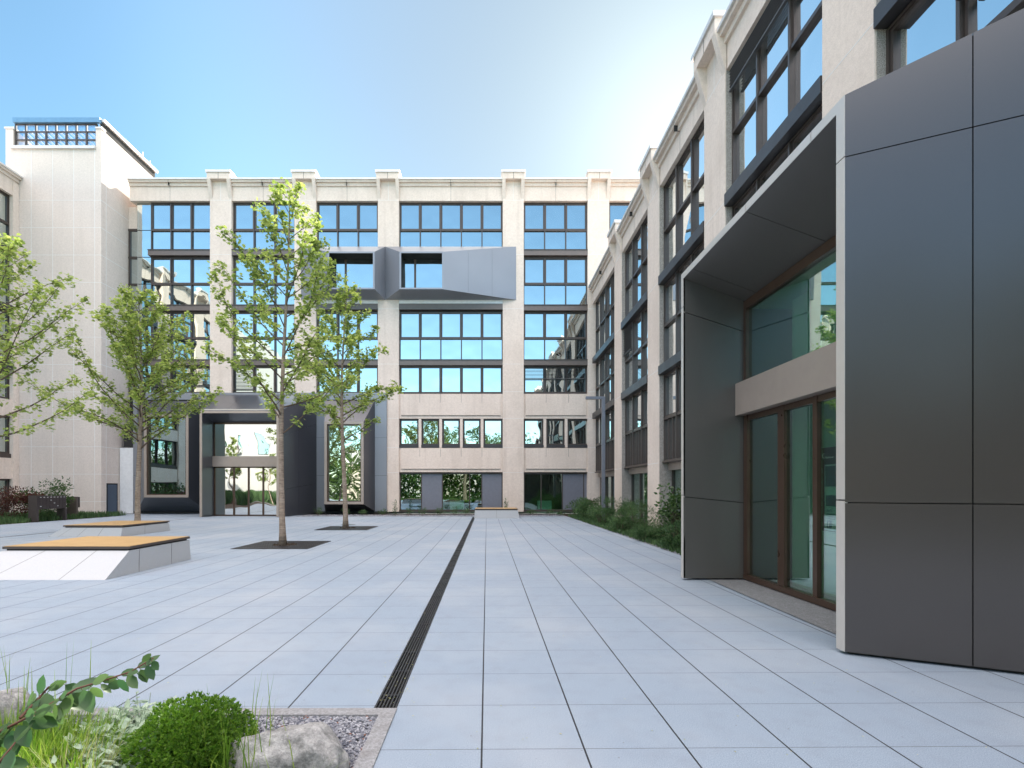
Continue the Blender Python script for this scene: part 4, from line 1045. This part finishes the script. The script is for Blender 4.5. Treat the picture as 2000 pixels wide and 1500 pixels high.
def bush(label, cx, cy, r, h, n, mat, seed, ls=.06, w=.35, group='shrubs in the right-hand planting bed', name='shrub', cz=0, upb=.8, stems=14):
    rnd = random.Random(seed); t = thing(name, (cx, cy, 0), label, 'shrub', group)
    s_ = MB(); l = MB()
    for k in range(stems):
        a = rnd.uniform(0, 6.28); q = rnd.uniform(.2, .9); e = Vector((cx + r * q * math.cos(a), cy + r * q * math.sin(a), h * rnd.uniform(.6, .95) * (1.1 - .4 * q)))
        s_.tube([(cx + .15 * r * math.cos(a), cy + .15 * r * math.sin(a), 0), tuple((Vector((cx, cy, 0)) + e) * .5 + Vector((0, 0, .1 * h))), tuple(e)], [.008, .006, .003], 4, cap=False)
    cl_ = [(Vector((cx + r * .75 * math.sqrt(rnd.random()) * math.cos(a_), cy + r * .75 * math.sqrt(rnd.random()) * math.sin(a_), h * rnd.uniform(.15, .8))), r * rnd.uniform(.22, .42)) for a_ in [rnd.uniform(0, 6.28) for _ in range(16)]]
    for c, rr in cl_:
        for _ in range(n // 16):
            o_ = rv(rnd); o_.z = abs(o_.z) if rnd.random() < .7 else o_.z
            p = c + Vector((o_.x * rr, o_.y * rr, o_.z * rr * h / r * .8)) * rnd.random() ** .35
            if p.z < 0.01: p.z = rnd.uniform(.01, .06)
            d = Vector((o_.x, o_.y, upb + rnd.gauss(0, .4))) + rv(rnd) * .4
            leaf_oval(l, p, d, rv(rnd), ls * rnd.uniform(.6, 1.3), w, rnd)
    s_.build('stems', 'twig', t); l.build('foliage', mat, t); return t
bush('rounded dark green shrub nearest the far facade in the right bed', 5.3, 27.6, .95, 1.0, 2600, 'leafdark', 21, .10, .3)
bush('feathery green shrub directly behind the lamp post foot', 5.2, 25.2, 1.0, 1.15, 2600, 'leafbush', 22, .11, .22)
bush('low green shrub in front of the lamp post', 4.9, 21.8, .8, .8, 2400, 'leafbush', 23, .08, .3)
bush('feathery dark shrub at the foot of the second wing pillar', 5.7, 21.2, .95, 1.25, 2800, 'leafbush', 24, .10, .2)
bush('wide feathery shrub in the middle of the right bed', 5.3, 18.1, .95, 1.05, 3600, 'leafbush', 25, .09, .2)
bush('small low shrub at the paving edge before the wide feathery one', 4.65, 17.9, .42, .55, 1400, 'leafbush', 26, .06, .4)
bush('dark shrub crouching behind the rounded front shrub', 5.7, 15.2, .75, .9, 2600, 'leafdark', 27, .07, .3)
bush('open upright shrub with layered leaves near the side portal', 5.25, 14.3, .55, 1.65, 900, 'leafdark', 28, .11, .6, upb=.1)
bush('bright rounded leafy shrub next to the side portal', 4.9, 12.7, .62, .75, 3600, 'leafbush', 29, .07, .45)
bush('grassy tuft spilling over the bed edge', 4.62, 14.8, .45, .42, 1800, 'leafbush', 30, .12, .12)
bush('low mixed greenery against the portal flank', 5.15, 11.3, .6, .55, 2400, 'leafbush', 31, .07, .4)
bush('dark red and green shrub behind the mailboxes at the left edge', -22.6, 24.2, 1.6, 1.5, 3600, 'leafred', 32, .10, .5, group='shrubs in the left-hand planting bed')
bush('dark green spreading shrub left of the mailboxes', -22.2, 25.3, 1.5, 1.95, 2200, 'leafdark', 33, .12, .5, group='shrubs in the left-hand planting bed', upb=.1)
bush('low green plant between the mailbox legs', -21.3, 24.6, .5, .6, 1200, 'leafbush', 34, .09, .3, group='shrubs in the left-hand planting bed')

def grass_patch(name, label, x0, x1, y0, y1, n, h, mat, seed, w=.006, kind='stuff', lean=.35):
    rnd = random.Random(seed); m = MB()
    for _ in range(n):
        x, y = rnd.uniform(x0, x1), rnd.uniform(y0, y1); hh = h * rnd.uniform(.5, 1.2); a = rnd.uniform(0, 6.28); l_ = rnd.uniform(.1, lean) * hh
        dx, dy = math.cos(a) * l_, math.sin(a) * l_; sx, sy = -math.sin(a) * w, math.cos(a) * w
        m.poly([(x - sx, y - sy, 0), (x + sx, y + sy, 0), (x + sx * .7 + dx * .35, y + sy * .7 + dy * .35, hh * .6), (x + dx, y + dy, hh), (x - sx * .7 + dx * .35, y - sy * .7 + dy * .35, hh * .6)])
    o = m.build(name, mat, origin=((x0 + x1) / 2, (y0 + y1) / 2, 0)); o['kind'] = kind
    if label: o['label'] = label
    o['category'] = 'grass'
    return o
grass_patch('wall_greenery', 'low greenery along the sunlit left wall, mirrored in the entrance glass', -27.3, -25.3, -13, 12, 9000, 1.1, 'leafbush', 50, .05)
grass_patch('bed_grass', 'short grass and ground cover filling the left planting bed', -26.5, -20.65, 17, 29.5, 9000, .28, 'leafbush', 51, .02)
grass_patch('bed_ground_cover', 'low ground cover under the shrubs of the right bed', 4.45, 6.3, 9.4, 28, 9000, .16, 'leafbush', 52, .014, lean=.8)
# little self-seeded plants along the far facade
rnd = random.Random(77)
for k, x in enumerate((-9.7, -8.3, -7.1, -6.0, -5.2, -4.4, -3.6, -2.7, -1.9, -1.2, 1.05, 2.6, 3.6, 4.1)):
    h = rnd.uniform(.25, .5) if k not in (4, 10) else .9
    nm = 'small weed'
    bush(('upright thin weed in the gravel strip by the far facade' if h > .6 else 'low weed in the gravel strip below the far facade') , x, 29.4 + rnd.uniform(-.7, 1), .14 if h > .6 else .3, h, 160, 'leafbush', 80 + k, .09, .3, group='weeds in the far gravel strip' if h <= .6 else 'tall weeds in the far gravel strip', name='weed', stems=4)

# pebbles
def pebbles(name, label, polys, n, seed, s0, s1):
    rnd = random.Random(seed); m = MB()
    for _ in range(n):
        x0, x1, y0, y1 = polys[rnd.randrange(len(polys))]
        p = Vector((rnd.uniform(x0, x1), rnd.uniform(y0, y1), rnd.uniform(-.022, -.002) - (.0 if name == 'gravel' else .006))); s_ = rnd.uniform(s0, s1)
        a = rnd.uniform(0, 3.14); sx, sy, sz = s_ * rnd.uniform(.8, 1.3), s_ * rnd.uniform(.6, 1), s_ * rnd.uniform(.4, .8); ca, sa = math.cos(a), math.sin(a)
        i = len(m.v); pts = []
        for (zz, rr, cnt) in ((-.6, .6, 5), (.1, 1.0, 5), (.75, .55, 5)):
            for q in range(cnt):
                b = q * 1.2566 + zz; u, v = sx * rr * math.cos(b) * rnd.uniform(.85, 1.1), sy * rr * math.sin(b) * rnd.uniform(.85, 1.1)
                pts.append((p.x + ca * u - sa * v, p.y + sa * u + ca * v, p.z + zz * sz))
        m._a(pts)
        for r in range(2):
            for q in range(5):
                m.f.append((i + r * 5 + q, i + r * 5 + (q + 1) % 5, i + r * 5 + 5 + (q + 1) % 5, i + r * 5 + 5 + q))
        m.f.append(tuple(i + 10 + q for q in range(5)))
    o = m.build(name, 'pebble'); o['kind'] = 'stuff'; o['label'] = label; o['category'] = 'gravel'; return o
pebbles('gravel', 'grey gravel around the boulder inside the concrete edging', [(-1.7, -.73, 2.55, 3.43)], 12500, 60, .006, .013)
pebbles('gravel', 'grey gravel under the plants at the lower left corner', [(-3.4, -1.7, 2.2, 3.43)], 7000, 61, .008, .016)
pebbles('gravel', 'pale gravel strip along the foot of the far facade', [(-10.5, 4.4, 28.45, 30.2)], 9000, 62, .02, .05)
pebbles('gravel', 'pale gravel margin between paving and right planting bed', [(4.43, 4.75, 9.1, 28), (4.43, 4.6, 9.1, 20)], 5000, 63, .012, .03)

# boulders
def boulder(label, c, r, seed, sq=(1, 1, 1)):
    rnd = random.Random(seed); import bmesh
    from mathutils import noise as nz
    bm = bmesh.new(); bmesh.ops.create_icosphere(bm, subdivisions=5, radius=1)
    cuts = [(rv(rnd), rnd.uniform(.55, .85)) for _ in range(9)]
    for v in bm.verts:
        p = v.co.copy()
        for n_, d in cuts:
            e = p.dot(n_) - d
            if e > 0: p -= n_ * e * .85
        p *= 1 + .10 * nz.fractal(p * 2.2 + Vector((seed, 0, 0)), 1.0, 2.0, 6)
        v.co = Vector((p.x * r[0], p.y * r[1], p.z * r[2]))
    me = bpy.data.meshes.new('boulder'); bm.to_mesh(me); bm.free(); me.materials.append(M['rock'])
    me.polygons.foreach_set('use_smooth', [True] * len(me.polygons))
    o = bpy.data.objects.new('boulder', me); COL.objects.link(o); o.location = c; o.rotation_euler = (0, R(12), R(-14))
    o['label'] = label; o['category'] = 'boulder'; o['group'] = 'boulders in the front bed'
boulder('pale rough boulder lying in the gravel beside the clipped ball shrub', (-1.085, 2.78, .045), (.33, .27, .22), 4)
boulder('pale boulder at the left edge half hidden behind the leafy branch', (-2.95, 2.98, .14), (.30, .24, .26), 9)

# clipped ball shrub
rnd = random.Random(90)
t = thing('clipped_shrub', (-1.56, 2.72, 0), 'dense bright green clipped ball shrub between the woolly plants and the boulder', 'shrub')
s_ = MB(); s_.tube([(-1.56, 2.72, -.02), (-1.56, 2.72, .2)], [.02, .01], 6); s_.build('stems', 'twig', t)
m = MB(); C0 = Vector((-1.56, 2.72, .08))
for _ in range(6500):
    o_ = rv(rnd); 
    if o_.z < -.3: continue
    lump = 1 + .045 * math.sin(o_.x * 9) * math.sin(o_.y * 8 + 1) + .05 * math.sin(o_.z * 17)
    rr = .31 * lump * (1 - .35 * rnd.random() ** 2)
    p = C0 + Vector((o_.x * rr * 1.05, o_.y * rr, o_.z * rr))
    for q in range(5):
        d = (o_ * .8 + rv(rnd) * .8 + Vector((0, 0, .4)))
        leaf_oval(m, p, d, rv(rnd), rnd.uniform(.014, .026), .45, rnd)
for _ in range(9000):
    o_ = rv(rnd); rr = .24 * rnd.random() ** .35
    leaf_oval(m, C0 + o_ * rr, rv(rnd), rv(rnd), rnd.uniform(.02, .035), .6, rnd)
m.build('foliage', 'leafbox', t)

# woolly grey plants
def woolly(label, cx, cy, n, seed, r=.2):
    rnd = random.Random(seed); t = thing('woolly_plant', (cx, cy, 0), label, 'plant', 'woolly grey-leaved plants'); m = MB(); s2 = MB()
    for _ in range(n):
        a = rnd.uniform(0, 6.28); q = r * math.sqrt(rnd.random()); b = Vector((cx + q * math.cos(a), cy + q * math.sin(a), 0)); hgt = rnd.uniform(.06, .26) * (1.15 - q / r * .5)
        top = b + Vector((math.cos(a) * .06, math.sin(a) * .06, hgt)); s2.tube([b, top], [.003, .002], 3, cap=False)
        for k in range(5):
            e = rnd.uniform(0, 6.28); f = rnd.uniform(.4, 1)
            p = b.lerp(top, f); leaf_oval(m, p, Vector((math.cos(e), math.sin(e), rnd.uniform(.1, 1.1))), Vector((0, 0, 1)), rnd.uniform(.035, .075), .42, rnd, 2)
    s2.build('stems', 'leafgrey', t); m.build('foliage', 'leafgrey', t, smooth=True)
woolly('grey-green woolly-leaved plant just left of the clipped ball shrub', -2.02, 2.86, 420, 1, .28)
woolly('smaller woolly-leaved plant rising behind the grass by the edging', -2.12, 3.16, 50, 2, .14)
woolly('pale woolly-leaved plant at the bottom edge in the sun', -1.93, 2.55, 150, 3, .18)

def tuft(label, cx, cy, n, h, r, seed, mat='grass', w=.004, lean=.5, name='grass_tuft', group='grass tufts in the front bed'):
    rnd = random.Random(seed); m = MB()
    for _ in range(n):
        a = rnd.uniform(0, 6.28); q = r * math.sqrt(rnd.random()); x, y = cx + q * math.cos(a), cy + q * math.sin(a)
        hh = h * rnd.uniform(.5, 1.15); e = a + rnd.gauss(0, .7); l_ = lean * hh * rnd.uniform(.1, 1); sx, sy = -math.sin(e) * w, math.cos(e) * w
        pr = [(0, 0, 1), (.12, .33, .95), (.38, .66, .7), (1.0, 1.0, .1)]
        L = [(x - sx * k + math.cos(e) * l_ * b, y - sy * k + math.sin(e) * l_ * b, hh * c) for b, c, k in pr]
        Rr_ = [(x + sx * k + math.cos(e) * l_ * b, y + sy * k + math.sin(e) * l_ * b, hh * c) for b, c, k in pr]
        i = m._a(L + Rr_)
        for k in range(3): m.f.append((i + k, i + 4 + k, i + 5 + k, i + 1 + k))
    o = m.build(name, mat, origin=(cx, cy, 0)); o['label'] = label; o['category'] = 'grass'; o['group'] = group; return o
tuft('bright sunlit grass tuft at the bottom left corner', -2.42, 2.62, 1300, .30, .30, 101)
tuft('green grass tuft right at the bottom between woolly plants', -2.08, 2.55, 520, .26, .2, 102)
tuft('second bright grass tuft between the branch and the ball shrub', -2.25, 2.75, 500, .26, .2, 110)
tuft('straw-coloured arching grass tuft at the bottom beside the clipped ball', -1.98, 2.44, 160, .28, .14, 103, 'straw', .003, .9)
tuft('dense grass tuft at the far lower left corner', -2.8, 2.75, 700, .26, .25, 104)
tuft('tall thin upright stalks rising behind the leafy branch', -2.7, 2.95, 30, .60, .4, 105, 'grass', .0035, .12, 'grass_stalks')
tuft('pale arching stalks over the left-edge boulder', -2.98, 2.9, 12, .55, .14, 106, 'straw', .003, .6, 'grass_stalks')
tuft('thin wispy grass stalks in front of the gravel boulder', -1.28, 2.66, 40, .46, .16, 107, 'grass', .003, .35, 'grass_stalks')
tuft('few short green blades at the foot of the gravel boulder', -1.38, 2.6, 60, .26, .12, 108, 'grass', .003, .6)
tuft('scattered long blades crossing before the boulder', -1.0, 2.52, 26, .3, .2, 109, 'grass', .003, .9, 'grass_stalks')

# overhanging leafy branch, bottom left
rnd = random.Random(111)
t = thing('leafy_branch_shrub', (-2.3, 1.9, 0), 'shrub branch with broad dark leaves and reddish stem reaching in from the lower left corner', 'shrub')
YBR = 1.95
def bp(px, py, dy=0): y = YBR + dy; return Vector(((px - 951) * y / 1000, y, 1.52 + (955 - py) * y / 1000))
stemsP = [[bp(-120, 1500), bp(-20, 1440, -.02), bp(70, 1392), bp(150, 1345, .03), bp(200, 1330, .05), bp(255, 1312, .07), bp(300, 1285, .06)],
          [bp(40, 1402, 0), bp(70, 1370, .1), bp(95, 1342, .12), bp(130, 1332, .14)],
          [bp(-100, 1560, -.1), bp(-10, 1500, -.1), bp(30, 1450, -.08)]]
s_ = MB(); lm = MB()
s_.tube([(-2.9, 1.8, 0), (-2.6, 1.85, .25), tuple(stemsP[0][0])], [.012, .009, .007], 6)
for sp_ in stemsP:
    s_.tube(sp_, [.006 - .0045 * k / len(sp_) for k in range(len(sp_))], 6)
    for a, b in zip(sp_[:-1], sp_[1:]):
        n = max(1, int((b - a).length / .026))
        for k in range(n):
            p = a.lerp(b, (k + .5) / n); big = 1.0 if p.x > -1.55 else 1.45
            for s in (-1, 1):
                if rnd.random() < .12: continue
                d = (b - a).normalized() * .7 + Vector((rnd.gauss(0, .3), rnd.uniform(-.8, .8), s * .55 - .45))
                st = p + d.normalized() * .012; s_.tube([p, st], .0015, 3, cap=False)
                leaf_oval(lm, st, d, Vector((rnd.gauss(0, .5), -1 + rnd.gauss(0, .4), .8)), rnd.uniform(.048, .075) * big, .56, rnd, 2)
s_.build('stems', 'redtwig', t, smooth=True); lm.build('foliage', 'leafdog', t, smooth=True)

# scattered seeds and leaf crumbs on the paving
rnd = random.Random(200); m = MB()
for k in range(420):
    if k < 170: x, y = -0.70 + rnd.gauss(0, .09), 3.6 + 9 * rnd.random() ** 1.6
    else: x, y = rnd.uniform(-6, 4), 2.9 + 14 * rnd.random() ** 1.8
    if x < -0.6 and y < 3.56: continue
    leaf_oval(m, Vector((x, y, .004)), Vector((rnd.gauss(0, 1), rnd.gauss(0, 1), .15)), Vector((0, 0, 1)), rnd.uniform(.006, .02), .6, rnd)
o = m.build('leaf_litter', 'straw'); o['kind'] = 'stuff'; o['label'] = 'tiny pale seeds and leaf crumbs strewn along the drain'; o['category'] = 'litter'
